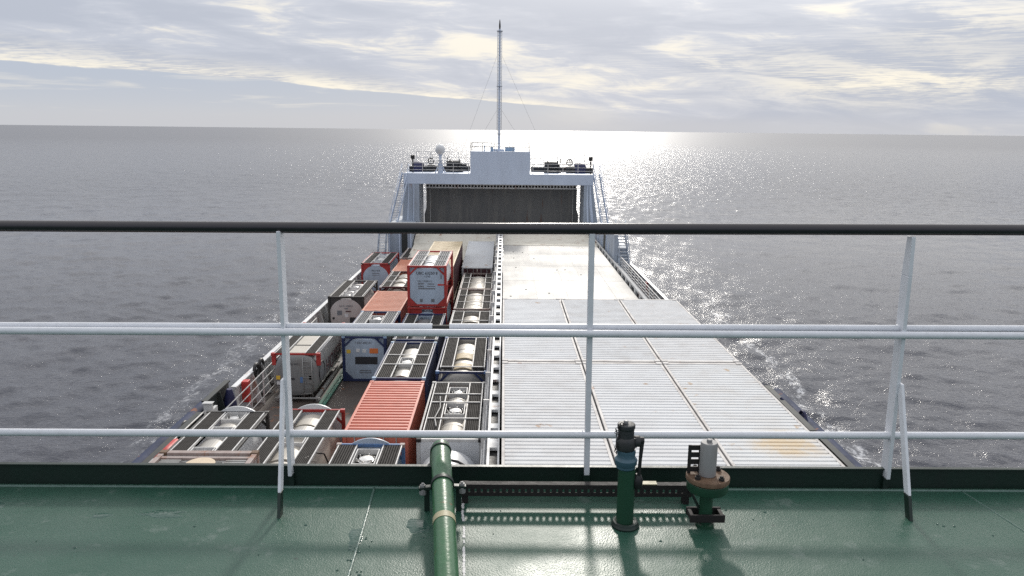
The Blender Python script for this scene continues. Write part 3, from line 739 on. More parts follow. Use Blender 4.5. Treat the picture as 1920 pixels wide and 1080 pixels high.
def grating(root, x0, x1, y0, y1, z, m='grating', nb=7, cross=2.0, label=None):
    g = MB(); wbar = (x1 - x0) / nb
    for k in range(nb):
        g.box(x0 + k * wbar + wbar * .16, x0 + (k + 1) * wbar - wbar * .16, y0, y1, z, z + .035)
    n = max(1, int(round((y1 - y0) / cross)))
    for k in range(n + 1):
        yy = y0 + (y1 - y0) * k / n
        g.box(x0, x1, yy - .015, yy + .015, z - .04, z - .002)
    o = g.build('walkway', m, root)
    p = MB(); p.box(x0 + .01, x1 - .01, y0 + .02, y1 - .02, z - .07, z - .045); p.build('walkway_pan', 'pan', o)
    e = MB(); e.box(x0 - .045, x0 - .005, y0, y1, z - .03, z + .05); e.box(x1 + .005, x1 + .045, y0, y1, z - .03, z + .05)
    e.build('walkway_edge', 'whitebar', o)
    return o

def tank_container(label, xc, y0, ztop, L=6.06, h=2.6, frame='greyframe', tank='steel', end='dome', endmat=None,
                   walk=(.52, 1.08), walkm='grating', nb=7, yw=None, boxes=(), plates=(), bands=0, bars=(), topbeam=.09,
                   group='tank containers on the left of the deck', castm=None, marks=None, sidewalls=False, tr=1.12, seat=None, siderail=True, dome=None):
    """frame 20-ft tank container; local origin at the centre of its near bottom edge"""
    root = thing('tank_container', label, 'tank container', (xc, y0, ztop - h), group)
    w = W_; hx = w / 2
    fr = MB(); q = .13 if end != 'octagon' else .15
    for sx in (-1, 1):
        for y in (0, L - q):
            fr.box(min(sx * hx, sx * (hx - q)), max(sx * hx, sx * (hx - q)), y, y + q, .02, h - .12)
        fr.box(min(sx * hx, sx * (hx - .1)), max(sx * hx, sx * (hx - .1)), q, L - q, .03, .17)
        if siderail: fr.box(min(sx * (hx - .01), sx * (hx - .085)), max(sx * (hx - .01), sx * (hx - .085)), q, L - q, h - .10, h - .02)
        for y in ((0.01, L - .09) if end not in ('arch', 'octagon') else (L - .09,)):        # diagonal gussets
            g = .62
            fr.bar((sx * (hx - .08), y + .04, h - g), (sx * (hx - g), y + .04, h - .08), .08, .10)
            fr.bar((sx * (hx - .08), y + .04, g), (sx * (hx - g), y + .04, .10), .08, .10)
        fr.bar((sx * (hx - .05), .2, .2), (sx * (hx - .05), L * .3, h * .5), .06, .06)
        fr.bar((sx * (hx - .05), L - .2, .2), (sx * (hx - .05), L * .7, h * .5), .06, .06)
    for y in (0, L - q):
        fr.box(-hx + q, hx - q, y + .005, y + q - .005, .02, .16)
        fr.box(-hx + q, hx - q, y + .005, y + .005 + topbeam, h - .115, h - .002)
    for sx in ((-1, 1) if end == 'octagon' else ()):             # plated corners
        c1 = hx - .151; gz = .40
        fr.prism([(sx * c1, .165), (sx * (c1 - gz), .165), (sx * c1, .165 + gz)], 'Y', .012, .049)
        fr.prism([(sx * c1, h - .62), (sx * c1, h - .49), (sx * (c1 - .37), h - .118), (sx * (c1 - .50), h - .118)], 'Y', .004, .047)
    if end == 'arch':                    # spandrel plates round the dished end
        zc_ = h * .5 - .02
        for sx in (-1, 1):
            arc = [(sx * tr * .985 * math.sin(R(a)), zc_ + tr * .985 * math.cos(R(a))) for a in range(18, 78, 6)]
            top_ = h - .115
            arc = [(x_, min(z_, top_)) for x_, z_ in arc if abs(x_) < hx - .13]
            fr.prism([(arc[0][0], top_), (sx * (hx - .13), top_), (sx * (hx - .13), arc[-1][1])] + arc[::-1], 'Y', .07, .11)
    fr.build('frame', frame, root, bevel=.008)
    corner_castings(root, w, L, h, castm or frame)
    # tank
    zc = h * .5 - .02; t0, t1 = .24, L - .24
    if end == 'octagon': t0 = .30
    prof = [(.12, t0 - .02), (tr * .45, t0 + .02), (tr * .75, t0 + .09), (tr * .92, t0 + .20), (tr * .985, t0 + .32), (tr, t0 + .42)]
    if bands:
        for k in range(1, bands + 1):
            yb = t0 + .42 + (t1 - t0 - .84) * k / (bands + 1)
            prof += [(tr, yb - .04), (tr + .018, yb - .035), (tr + .018, yb + .035), (tr, yb + .04)]
    prof += [(tr, t1 - .42), (tr * .985, t1 - .32), (tr * .92, t1 - .20), (tr * .75, t1 - .09), (tr * .45, t1 - .02), (.12, t1 + .02)]
    k = MB(); k.lathe(prof, (0, 0, zc), 'Y', 56); tk = k.build('tank', tank, root)
    if end == 'cladflat':           # rounded-square clad end
        pass
    if sidewalls:                   # closed sides
        for sx in (-1, 1):
            k = MB(); k.box(min(sx * (hx - .02), sx * (hx - .06)), max(sx * (hx - .02), sx * (hx - .06)), .14, L - .14, .18, h - .11); k.build('side_panel', frame, root)
    ep = None
    if end == 'octagon':
        c1, c2 = hx - .155, zc - .14; ch = .44
        poly = [(-c1 + ch, zc - c2), (c1 - ch, zc - c2), (c1, zc - c2 + ch), (c1, zc + c2 - ch), (c1 - ch, zc + c2), (-c1 + ch, zc + c2), (-c1, zc + c2 - ch), (-c1, zc - c2 + ch)]
        k = MB(); k.prism(poly, 'Y', .05, .14); k.box(-c1 - .01, c1 + .01, .175, .19, zc - c2, h - .13); ep = k.build('end_plate', endmat or 'tankblue', root, bevel=.02)
    elif end == 'arch':
        k = MB(); k.lathe([(tr * 1.0, .10), (tr * .99, .06), (tr * .90, .045)], (0, 0, zc), 'Y', 56); ep = k.build('end_plate', endmat or 'tankblue', root)
    elif end == 'white_bulkhead':
        k = MB(); k.box(-hx + .14, hx - .14, L - .12, L - .07, .2, h - .12); ep = k.build('end_plate', endmat or 'tankwhite', root)
    if dome:                             # big dished far end standing above the frame
        k = MB(); k.lathe([(.3, L + .16), (.8, L + .12), (1.08, L + .05), (1.19, L - .03), (1.19, L - .08)], (0, 0, h - .98), 'Y', 48); k.build('dished_end', dome, root)
    if marks:
        for mk in marks:
            if mk[0] == 't': text_part('lettering', mk[1], mk[2], (mk[3], .038 if end != 'dome' else .2, mk[4]), (R(90), 0, 0), mk[5], ep or tk)
            else:
                k = MB(); k.box(mk[1], mk[2], .036, .046, mk[3], mk[4]); k.build(mk[0], mk[5], ep or tk)
    # top
    ya, yb = (yw or (.10, L - .14)); zt = h - .055
    grating(root, -walk[1], -walk[0], ya, yb, zt, walkm, nb); grating(root, walk[0], walk[1], ya, yb, zt, walkm, nb)
    for yy in bars:
        k = MB(); k.box(-walk[1] + .02, walk[1] - .02, yy - .025, yy + .025, zt + .052, zt + .09); k.build('cross_bar', 'whitebar', root)
    for (yy, ly, kind) in boxes:     # spill boxes with a manhole
        k = MB(); bw = walk[0] - .10
        for sx in (-1, 1): k.box(min(sx * bw, sx * (bw - .035)), max(sx * bw, sx * (bw - .035)), yy - ly / 2, yy + ly / 2, zt - .22, zt + .04)
        k.box(-bw + .035, bw - .035, yy - ly / 2, yy - ly / 2 + .035, zt - .22, zt + .04); k.box(-bw + .035, bw - .035, yy + ly / 2 - .035, yy + ly / 2, zt - .22, zt + .04)
        bo = k.build('spill_box', 'whitebar', root)
        k = MB(); k.box(-bw + .036, bw - .036, yy - ly / 2 + .036, yy + ly / 2 - .036, zt - .20, zt - .17); k.build('box_floor', 'pan', bo)
        if kind in 'mM':
            r_ = .25 if kind == 'M' else .20
            k = MB(); k.lathe([(r_ + .03, -.168), (r_ + .03, -.10), (r_, -.09), (r_ * .9, -.03), (r_ * .55, .0), (r_ * .2, .012)], (0, yy, zt), 'Z', 28); mh = k.build('manhole_cover', 'brightsteel', bo)
            k = MB()
            for j in range(6):
                a = j * math.pi / 3 + .3; k.lathe([(.03, -.09), (.03, .0), (.015, .03)], ((r_ + .06) * math.cos(a), yy + (r_ + .06) * math.sin(a) * min(1, ly / 1.0), zt - .03), 'Z', 8)
            k.build('clamp_nut', 'brightsteel', mh)
    for (y_a, y_b, pm) in plates:    # clad panels set in between the walkways
        k = MB(); pw = walk[0] - .08
        n = 8; v = []; f = []
        for yy in (y_a, y_b):
            for j in range(n + 1):
                x = -pw + 2 * pw * j / n; v.append((x, yy, zt - .055 - .10 * (x / pw) ** 2 + .0))
            for j in range(n + 1):
                x = -pw + 2 * pw * j / n; v.append((x, yy, zt - .115 - .10 * (x / pw) ** 2))
        s1 = n + 1
        for j in range(n):
            f += [(j, j + 1, 2 * s1 + j + 1, 2 * s1 + j), (s1 + j, 3 * s1 + j, 3 * s1 + j + 1, s1 + j + 1), (j, s1 + j, s1 + j + 1, j + 1), (2 * s1 + j, 2 * s1 + j + 1, 3 * s1 + j + 1, 3 * s1 + j)]
        f += [(0, 2 * s1, 3 * s1, s1), (n, s1 + n, 3 * s1 + n, 2 * s1 + n)]
        k.add(v, f, False); k.build('cladding_panel', pm, root, sharp=60)
    return root

def corrugated(x0, x1, y0, y1, z, depth, pitch, thick=.03, groove=False):
    """roof sheet with trapezoid ribs across"""
    ys = []; n = max(1, int(round((y1 - y0) / pitch))); p = (y1 - y0) / n
    for k in range(n):
        a = y0 + k * p
        ys += [(a, 0), (a + p * .28, 0), (a + p * .40, depth), (a + p * .86, depth)] if not groove else [(a, depth), (a + p * .62, depth), (a + p * .72, 0), (a + p * .88, 0)]
    ys.append((y1, depth if groove else 0))
    top = [(x, y, z - depth + dz_) for y, dz_ in ys for x in (x0, x1)]
    bot = [(x, y, z - depth - thick) for y, dz_ in ys for x in (x0, x1)]
    n = len(ys); f = []
    for i in range(n - 1):
        f.append((2 * i, 2 * i + 1, 2 * i + 3, 2 * i + 2))
        o = 2 * n; f.append((o + 2 * i, o + 2 * i + 2, o + 2 * i + 3, o + 2 * i + 1))
        f.append((2 * i, 2 * i + 2, o + 2 * i + 2, o + 2 * i)); f.append((2 * i + 1, o + 2 * i + 1, o + 2 * i + 3, 2 * i + 3))
    o = 2 * n
    f.append((0, o, o + 1, 1)); f.append((2 * n - 2, 2 * n - 1, o + 2 * n - 1, o + 2 * n - 2))
    return top + bot, f

def ribbed_wall(axis, t, a0, a1, z0, z1, out, depth=.036, pitch=.28):
    """vertical corrugated wall at plane t, spanning a0..a1 along the other axis"""
    n = max(2, int(round((a1 - a0) / pitch))); p = (a1 - a0) / n; pr = []
    for k in range(n):
        a = a0 + k * p; pr += [(a, 0), (a + p * .3, 0), (a + p * .45, depth), (a + p * .85, depth)]
    pr.append((a1, 0)); v = []; f = []
    for a, d_ in pr:
        for z in (z0, z1):
            for th in (0, 1):
                q = t - out * (depth - d_) if not th else t - out * (depth + .03)
                v.append((q, a, z) if axis == 'X' else (a, q, z))
    m_ = len(pr)
    for i in range(m_ - 1):
        b = i * 4; c = b + 4      # order: (z0,outer),(z0,inner),(z1,outer),(z1,inner)
        f += [(b, c, c + 2, b + 2), (b + 1, b + 3, c + 3, c + 1), (b + 2, c + 2, c + 3, b + 3), (b, b + 1, c + 1, c)]
    f += [(0, 2, 3, 1), (4 * m_ - 4, 4 * m_ - 3, 4 * m_ - 1, 4 * m_ - 2)]
    return v, f

def box_container(label, xc, y0, ztop, L=6.06, h=2.59, side='redbox', roof=None, frame=None, pitch=.30, depth=.035, name='box_container',
                  cat='container', group='box containers on the left of the deck', edge=.10, end=None, tilt=0., castm=None, doors=True, groove=False):
    root = thing(name, label, cat, (xc, y0, ztop - h), group); w = W_; hx = w / 2
    roof = roof or side; frame = frame or side
    fr = MB(); q = .14
    for sx in (-1, 1):
        for y in (0, L - q): fr.box(min(sx * hx, sx * (hx - q)), max(sx * hx, sx * (hx - q)), y, y + q, .02, h - .12)
        fr.box(min(sx * hx, sx * (hx - .07)), max(sx * hx, sx * (hx - .07)), q, L - q, .02, .16)
        fr.box(min(sx * hx, sx * (hx - edge)), max(sx * hx, sx * (hx - edge)), .17, L - .17, h - .075, h - .012)
    for y in (0, L - q):
        fr.box(-hx + q, hx - q, y + .004, y + q, .02, .16); fr.box(-hx + .178, hx - .178, y + .004, y + q, h - .10, h - .012)
    fr.build('frame', frame, root, bevel=.006)
    corner_castings(root, w, L, h, castm or frame)
    v, f = corrugated(-hx + edge + .002, hx - edge - .002, q + .002, L - q - .002, h - .018, depth, pitch, groove=groove)
    k = MB(); k.add(v, f); k.build('roof', roof, root)
    for sx in (-1, 1):
        v, f = ribbed_wall('X', sx * (hx - .008), q + .002, L - q - .002, .162, h - .077, sx); k = MB(); k.add(v, f); k.build('side_wall', side, root)
    v, f = ribbed_wall('Y', L - .01, -hx + q + .002, hx - q - .002, .162, h - .102, 1); k = MB(); k.add(v, f); k.build('end_wall', end or side, root)
    if doors:
        for sx in (-1, 1):
            k = MB(); a, b = (.006, hx - q - .004) if sx > 0 else (-hx + q + .004, -.006)
            k.box(a, b, .03, .08, .17, h - .11)
            dr = k.build('door', end or side, root, bevel=.006)
            k = MB()
            for t in (.28, .72):
                x = a + (b - a) * t; k.tube([(x, .012, .10), (x, .012, h - .14)], .018, 8)
            k.build('lock_rod', 'greyframe', dr)
    if tilt: root.rotation_euler = (tilt, 0, 0)
    return root

# ---- right-hand side: three columns by two rows of white 30-ft containers on the hatch deck
names = ['white ribbed container of the far row beside the centreline bulkhead', 'middle white ribbed container of the far row',
         'white ribbed container of the far row at the seaward end', 'white ribbed container of the near row beside the centreline bulkhead',
         'white ribbed container of the near row behind the dark valve post', 'rust stained white ribbed container of the near row nearest the sea']
i = 0
for (y0, L) in ((22.56, 8.9), (13.4, 9.05)):
    for c in range(3):
        box_container(names[i], 1.222 + c * 2.487, y0 + c * .02, 13.0, L=L, h=2.68, side='whitebox', roof=('whitebox', 'whitebox1', 'whitebox2', 'whitebox2', 'whitebox', 'whitestain')[i], frame='edge',
                      pitch=.205, depth=.042, groove=True, edge=.07, group='white containers on the hatch deck'); i += 1

# ---- left-hand side. column centres
CA, CB, CC, CD = -10.52, -7.56, -4.70, -1.90
ZT = 8.9
# column D, beside the centreline
tank_container('white tank container with a white end panel and black hose behind the green pipe', CD, 20.1, ZT, frame='whiteframe', tank='tankwhite', end='white_bulkhead', endmat='tankwhite', walk=(.75, 1.15), yw=(.1, 1.2), tr=1.10, castm='rustdark', siderail=False, marks=None)
tank_container('steel tank container with two long grey walkways behind the white tank', CD, 26.45, ZT, frame='greyframe', tank='steel', end='arch', endmat='steel', nb=7, walk=(.50, 1.02), boxes=((4.9, .9, 'm'), (2.75, 1.25, 'M')), plates=((3.45, 4.35, 'steel'), (.5, 1.3, 'clad')), bars=(3.4, 4.4, 1.6), marks=(('t', 'EXFU 561', .16, 0, 2.05, 'ink'),))
tank_container('tank container with a light blue top frame and two cream panels', CD, 33.95, ZT, frame='bluebox', tank='steel', end='dome', walk=(.50, 1.02), yw=(.72, 5.95), boxes=(), plates=((1.0, 1.75, 'tan'), (2.6, 3.5, 'tan')), bands=4, bars=(.72,), castm='bluemid')
tank_container('grey framed tank container with a single cream panel under the double rail', CD, 40.25, ZT, L=5.9, frame='greyframe', tank='clad', end='dome', plates=((3.7, 5.0, 'clad'),), bars=(3.4,), castm='whiteframe')
tank_container('brown framed tank container with round cream tank top and six grating panels', CD, 46.7, ZT, frame='taupe', tank='clad', end='dome', walk=(.62, 1.06), nb=5, tr=1.16, bars=(1.9, 3.9), plates=((.5, 1.8, 'clad'),), castm='taupe')
tank_container('brown framed tank container touching the white box container', CD, 52.95, ZT, frame='taupe', tank='clad', end='dome', walk=(.62, 1.06), nb=5, tr=1.16, bars=(2.0, 4.0), plates=((.5, 1.6, 'clad'),), castm='taupe')
box_container('long white ribbed container with a dark maroon end before the bow gate', -2.05, 59.25, 9.3, L=12.19, h=2.62, side='maroon', roof='whitebox', frame='whitebox', pitch=.40, depth=.03, tilt=R(1.6), end='maroon')
# column C
tank_container('steel tank container with a pale blue rear end in front of the red box', CC, 19.6, ZT, frame='bluemid', tank='clad', end='dome', walk=(.50, 1.10), nb=7, boxes=((4.95, 1.25, 'M'),), plates=((2.6, 4.0, 'clad'),), bars=(), castm='taupe', siderail=False, dome='tankblue')
box_container('bright orange red box container with a ribbed roof', CC, 26.5, ZT, side='redbox', pitch=.30, depth=.05)
tank_container('dark blue tank container with a silver dome and closed sides', CC, 32.95, ZT, frame='bluebox', tank='steel', end='dome', walk=(.42, 1.04), nb=7, yw=(.16, 5.9), boxes=((2.75, 1.0, 'M'),), plates=((.7, 1.5, 'steel'),), bars=(2.05, 3.6), castm='bluelight', sidewalls=True)
tank_container('dark blue tank container half hidden behind the double rail', CC, 39.45, ZT, L=5.9, frame='bluebox', tank='tankgrey', end='dome', walk=(.50, 1.06), boxes=((2.8, 1., 'm'),), castm='greyframe', sidewalls=True, yw=(.2, 5.6))
tank_container('red framed tank container with a pale blue end under the stacked white one', CC, 46.0, 9.12, h=2.8, frame='red', tank='tankblue', end='arch', endmat='tankblue', castm='red', marks=(('t', 'UBCU 751', .26, 0, 2.05, 'ink'), ('marking', -.30, .30, 1.70, 1.78, 'ink')))
tank_container('white tank container in a red frame stacked on top of another', CC, 46.02, 11.76, h=2.6, frame='red', tank='tankwhite', end='octagon', endmat='tankblue', walk=(.42, 1.08), walkm='gratlight', nb=5, boxes=(), plates=((.5, 1.7, 'tankwhite'), (2.1, 3.7, 'tankwhite')), bars=(1.9, 3.9),
               marks=(('t', 'UBC 63250 8', .24, 0, 2.12, 'ink'), ('t', '1 CA3', .15, 0, 1.92, 'ink'), ('t', 'ULL 27000 KG', .15, -.12, 1.62, 'inkgrey'), ('marking', -.55, -.2, 1.42, 1.50, 'inkgrey'), ('marking', .05, .45, 1.42, 1.48, 'inkgrey'), ('marking', -.55, -.2, 1.26, 1.34, 'inkgrey'), ('marking', 0., .5, 1.28, 1.33, 'inkgrey'), ('marking', -.55, .5, 1.12, 1.19, 'inkgrey'),
                      ('marking', -.45, -.28, .30, .5, 'inkgrey'), ('marking', .25, .45, .30, .5, 'inkgrey'), ('marking', .84, .92, 1.78, 2.0, 'inkgrey'), ('side_band', .66, 1.05, 1.35, 1.45, 'redplate')))
box_container('rust red half height container under the long tan one', CC, 52.3, 8.0, L=12.19, h=1.69, side='maroon', roof='terra')
box_container('long tan roofed container behind the stacked red tank', CC, 52.3, 10.6, L=12.19, h=2.59, side='maroon', roof='tan', frame='tan', pitch=.38, depth=.03)
# column B
tank_container('tank container with cream panels and red corner posts at the foot of the left stanchion', CB, 23.0, ZT, frame='red', tank='clad', end='dome', walk=(.50, 1.00), nb=8, boxes=((3.1, .9, 'n'),), plates=((4.65, 5.7, 'clad'), (3.65, 4.5, 'steel'), (1.5, 2.6, 'clad'), (.3, 1.3, 'clad')), bars=(), castm='red', siderail=False, dome='tankwhite')
tank_container('blue framed tank container with a pale octagonal end and an orange placard', CB, 40.0, ZT, L=5.9, frame='bluebox', tank='tankgrey', end='octagon', endmat='tankblue', walk=(.48, 1.06), walkm='gratlight', nb=5, boxes=((4.3, 1.0, 'M'),), plates=((1.4, 3., 'tankblue'),), castm='bluelight',
               marks=(('t', 'TAIU 200131', .17, -.05, 2.22, 'inkgrey'), ('orange_placard', .28, .74, 1.62, 1.90, 'orange'), ('black_board', -.52, .70, 1.00, 1.42, 'ink'), ('warning_sign', -.98, -.76, 1.62, 1.82, 'yellow'), ('placard', -.12, .10, 1.66, 1.86, 'tankwhite'), ('placard', -.46, -.26, 1.68, 1.88, 'tankwhite'), ('marking', -.3, .35, .62, .66, 'inkgrey'), ('marking', -.3, .35, .50, .54, 'inkgrey')))
box_container('faded terracotta box container left of the stacked red tank', CB - .02, 46.0, ZT, L=5.9, side='redbox', roof='terra', frame='terra', pitch=.36, depth=.05)
tank_container('tank container with cream panels between two terracotta roofs', CB - .1, 53.4, ZT, frame='maroon', tank='clad', end='dome', walk=(.52, 1.02), nb=5, boxes=(), plates=((.4, 1.8, 'clad'), (2.3, 3.6, 'clad'), (4., 5.4, 'clad')), bars=(1.9, 3.9), castm='whiteframe')
box_container('short terracotta box container behind the cream panelled tank', CB - .1, 59.6, ZT, L=5.4, side='terra', roof='terra', pitch=.36, depth=.03)
tank_container('dark framed tank container nearest the bow gate', CB - .3, 65.6, 8.95, L=5.6, h=2.6, frame='taupe', tank='clad', end='dome', walk=(.5, 1.05), nb=5, plates=((1.8, 3.6, 'tankwhite'),), bars=(), castm='whiteframe')
# upper tier at the near end of column B/A : grey bulk container with round hatch
grey_lower = box_container('grey box container under the one with the round tan hatch', -7.32, 11.85, 9.42, h=3.1, side='taupe', pitch=.3)
def bulk_container():
    xc, y0, zt, L, h = -7.32, 11.85, 12.03, 6.06, 2.6
    root = thing('bulk_container', 'grey ribbed container with a round tan hatch in its roof', 'container', (xc, y0, zt - h)); hx = W_ / 2
    fr = MB(); q = .16
    for sx in (-1, 1):
        for y in (0, L - q): fr.box(min(sx * hx, sx * (hx - q)), max(sx * hx, sx * (hx - q)), y, y + q, .02, h - .12)
        fr.box(min(sx * hx, sx * (hx - .13)), max(sx * hx, sx * (hx - .13)), q + .02, L - q - .02, h - .11, h - .01)
        fr.box(min(sx * hx, sx * (hx - .1)), max(sx * hx, sx * (hx - .1)), q, L - q, .02, .2)
    for y in (0, L - q): fr.box(-hx + .18, hx - .18, y, y + q, h - .12, h - .005); fr.box(-hx + .18, hx - .18, y, y + q, .02, .2)
    fr.box(-hx + .135, hx - .135, L - .40, L - .30, h - .10, h - .03)
    fr.build('frame', 'taupe', root, bevel=.01); corner_castings(root, W_, L, h, 'rusty')
    k = MB(); k.box(-hx + .132, hx - .132, q + .02, L - .402, h - .16, h - .095); k.box(-hx + .132, hx - .132, L - .298, L - q - .002, h - .22, h - .08)
    rf = k.build('roof', 'greyframe', root)
    for a, b in ((-hx + .17, -.55), (.55, hx - .17)):
        k = MB()
        for yy in [L - .50 - .11 * j for j in range(45)]: k.prism([(yy, h - .0955), (yy + .06, h - .0955), (yy + .05, h - .055), (yy + .01, h - .055)], 'X', a, b)
        k.build('roof_ribs', 'greyframe', rf)
    k = MB(); k.lathe([(.36, h - .094), (.36, h - .04), (.345, h - .025), (.1, h - .018)], (0, L - .72, 0), 'Z', 36); ht = k.build('round_hatch', 'tancover', rf)
    k = MB()
    for sx in (-1, 1):
        k.bar((sx * .365, L - .70, h - .05), (sx * .52, L - .66, h - .05), .07, .05); k.lathe([(.05, -.02), (.05, .05)], (sx * .50, L - .76, h - .07), 'Z', 8)
    k.build('hatch_clamp', 'black', ht)
    for sx in (-1, 1):
        v, f = ribbed_wall('X', sx * (hx - .01), q + .002, L - q - .002, .202, h - .112, sx); k = MB(); k.add(v, f); k.build('side_wall', 'taupe', root)
    for y, o in ((.02, -1), (L - .02, 1)):
        v, f = ribbed_wall('Y', y, -hx + q + .01, hx - q - .01, .202, h - .122, o); k = MB(); k.add(v, f); k.build('end_wall', 'taupe', root)
bulk_container()
# column A, outermost
tank_container('black framed tank container with wide brown walkways beside the bulwark', CA, 22.7, ZT, frame='blackframe', tank='tankwhite', end='dome', walk=(.50, 1.05), nb=9, boxes=((5.55, .75, 'm'), (4.05, .75, 'm'), (2.1, .9, 'M')), plates=((4.55, 5.1, 'steel'), (2.7, 3.6, 'steel')), bars=(), castm='blackframe', walkm='grating', dome='tankwhite')
tank_container('black framed tank container with a big round dusty end', -10.58, 49.95, ZT, L=5.7, frame='blackframe', tank='tankpink', end='arch', endmat='tankpink', tr=1.16, walk=(.48, 1.05), nb=6, boxes=((3.6, .8, 'm'), (1.9, .7, 'm'), (.8, .6, 'm')), castm='blackframe',
               marks=(('t', 'SUTU 308921', .17, 0, 1.92, 'inkgrey'), ('marking', -.12, .12, 1.72, 1.79, 'inkgrey'), ('placard', -.62, -.30, 1.30, 1.62, 'inkgrey'), ('placard', -.05, .30, 1.52, 1.60, 'maroon'), ('black_board', .22, .62, .75, 1.15, 'ink'), ('placard', -.12, .12, 1.16, 1.4, 'tankwhite'), ('warning_sign', -.95, -.8, 1.0, 1.15, 'ink')))
tank_container('red ended tank container with a pale blue round end at the far left', -10.75, 63.0, ZT, L=5.9, frame='red', tank='tankblue', end='arch', endmat='tankblue', walk=(.45, 1.05), nb=5, boxes=((3.8, .8, 'n'), (1.5, .8, 'n')), plates=((2., 3.2, 'whiteframe'),), bars=(), castm='blackframe', sidewalls=False,
               marks=(('t', 'TRLU 4410', .16, 0, 1.95, 'ink'), ('marking', -.3, .3, 1.7, 1.75, 'inkgrey'), ('marking', -.3, .3, 1.55, 1.59, 'inkgrey')))

def swap_tank():
    xc, y0, h, L = -10.4, 36.65, 2.6, 6.3
    root = thing('swap_tank', 'grey swap tank with a flat rounded end and red corner posts', 'tank container', (xc, y0, 6.3)); hx = W_ / 2
    # clad tank body with rounded-square section
    def ring(s, y, r=.78, n=9):
        pts = []; a_, b_ = 1.13 * s, 1.10 * s; r *= s
        for cx, cz, st in ((a_ - r, b_ - r, 0), (-(a_ - r), b_ - r, 90), (-(a_ - r), -(b_ - r), 180), (a_ - r, -(b_ - r), 270)):
            for j in range(n): t = R(st + 90 * j / (n - 1)); pts.append((cx + r * math.cos(t), y, 1.42 + cz + r * math.sin(t)))
        return pts
    secs = [(.70, .06), (.90, .075), (.965, .12), (1., .24), (1., 1.6), (1.012, 1.61), (1.012, 1.68), (1., 1.69), (1., 4.4), (1.012, 4.41), (1.012, 4.48), (1., 4.49), (1., L - .24), (.96, L - .12), (.88, L - .07)]
    rings = [ring(s, y) for s, y in secs]; n = len(rings[0]); v = [p for r_ in rings for p in r_]; f = []
    for i_ in range(len(rings) - 1):
        for k_ in range(n): f.append((i_ * n + k_, (i_ + 1) * n + k_, (i_ + 1) * n + (k_ + 1) % n, i_ * n + (k_ + 1) % n))
    f += [tuple(range(n)), tuple(range((len(rings) - 1) * n, len(rings) * n))]
    k = MB(); k.add(v, f, True); tk = k.build('tank', 'tankgrey', root, sharp=30)
    k = MB(); k.torus((1.135, .75, 1.45), .55, .02, 'X', 28, 6)
    k.build('side_ring', 'rubber', tk)
    text_part('lettering', 'HOYER', 1.15, (1.146, 3.5, 1.35), (R(90), 0, R(90)), 'maroon', tk)
    text_part('lettering', 'HCIU 4711', .15, (-.15, .052, 2.02), (R(90), 0, 0), 'ink', tk)
    for nm, a, b, c_, d_, mm in (('warning_sign', -1.02, -.82, 1.22, 1.42, 'yellow'), ('placard', -1.0, -.84, .95, 1.12, 'tankwhite'), ('warning_sign', .62, .76, 1.22, 1.42, 'yellow'), ('red_box', -.62, -.44, .40, .75, 'redplate'), ('placard', .18, .36, 1.05, 1.35, 'bluemid'), ('panel', .50, .80, .95, 2.0, 'tankgrey'), ('marking', -.28, -.10, 1.2, 1.3, 'ink')):
        k = MB(); k.box(a, b, .044 if nm != 'red_box' else .02, .058, c_, d_); k.build(nm, mm, tk)
    # red corner posts and top beams at both ends
    for y in (.10, L - .28):
        fr = MB()
        for sx in (-1, 1):
            fr.box(min(sx * hx, sx * (hx - .2)), max(sx * hx, sx * (hx - .2)), y, y + .18, 1.95, h - .01)
        fr.box(-hx + .2, hx - .2, y + .02, y + .09, h - .12, h - .02)
        fr.build('corner_frame', 'red', root, bevel=.01)
    corner_castings(root, W_, L, h, 'red')
    k = MB()
    for sx in (-1, 1):
        k.box(min(sx * .9, sx * 1.02), max(sx * .9, sx * 1.02), .1, L - .1, .12, .30)
        for y in (.2, L - .4): k.box(min(sx * .88, sx * 1.1), max(sx * .88, sx * 1.1), y, y + .2, .0, .12)
    k.box(-1.15, 1.15, .02, .08, .20, .27); k.box(-1.15, 1.15, L - .08, L - .02, .20, .27)
    k.build('base_frame', 'greyframe', root)
    k = MB(); k.tube([(.35, .01, 2.4), (.35, .01, .3)], .02, 6); k.tube([(.80, .01, 2.4), (.80, .01, .3)], .02, 6)
    for z in [.5 + .28 * j for j in range(7)]: k.tube([(.35, .01, z), (.80, .01, z)], .013, 6)
    k.build('ladder', 'greyframe', root)
    grating(root, .50, .98, .14, L - .2, h - .03, 'grating', 8); grating(root, -1.0, -.52, .14, L - .2, h - .03, 'grating', 8)
    k = MB()
    for x in (1.08, 1.16): k.tube([(x, .3, h + .02), (x, L - .4, h + .02)], .022, 6)
    k.build('hand_tube', 'whitebar', root)
    for a, b in ((.3, 1.55), (1.75, 3.6), (3.8, 5.6)):
        k = MB(); k.box(-.42, .42, a, b, h - .07, h - .035); k.build('cladding_panel', 'clad', root, bevel=.01)
swap_tank()

# extras on near tanks: black hose lying over the white tank
hose = MB()
hp = [(-2.6, 24.0, 8.72), (-2.35, 24.3, 8.80), (-1.95, 24.55, 8.80), (-1.5, 24.5, 8.72), (-1.1, 24.2, 8.62), (-.8, 23.7, 8.45)]
hose.tube(hp, .05, 10); tag(hose.build('hose', 'rubber'), 'black hose lying across the white tank by the centreline', 'hose')

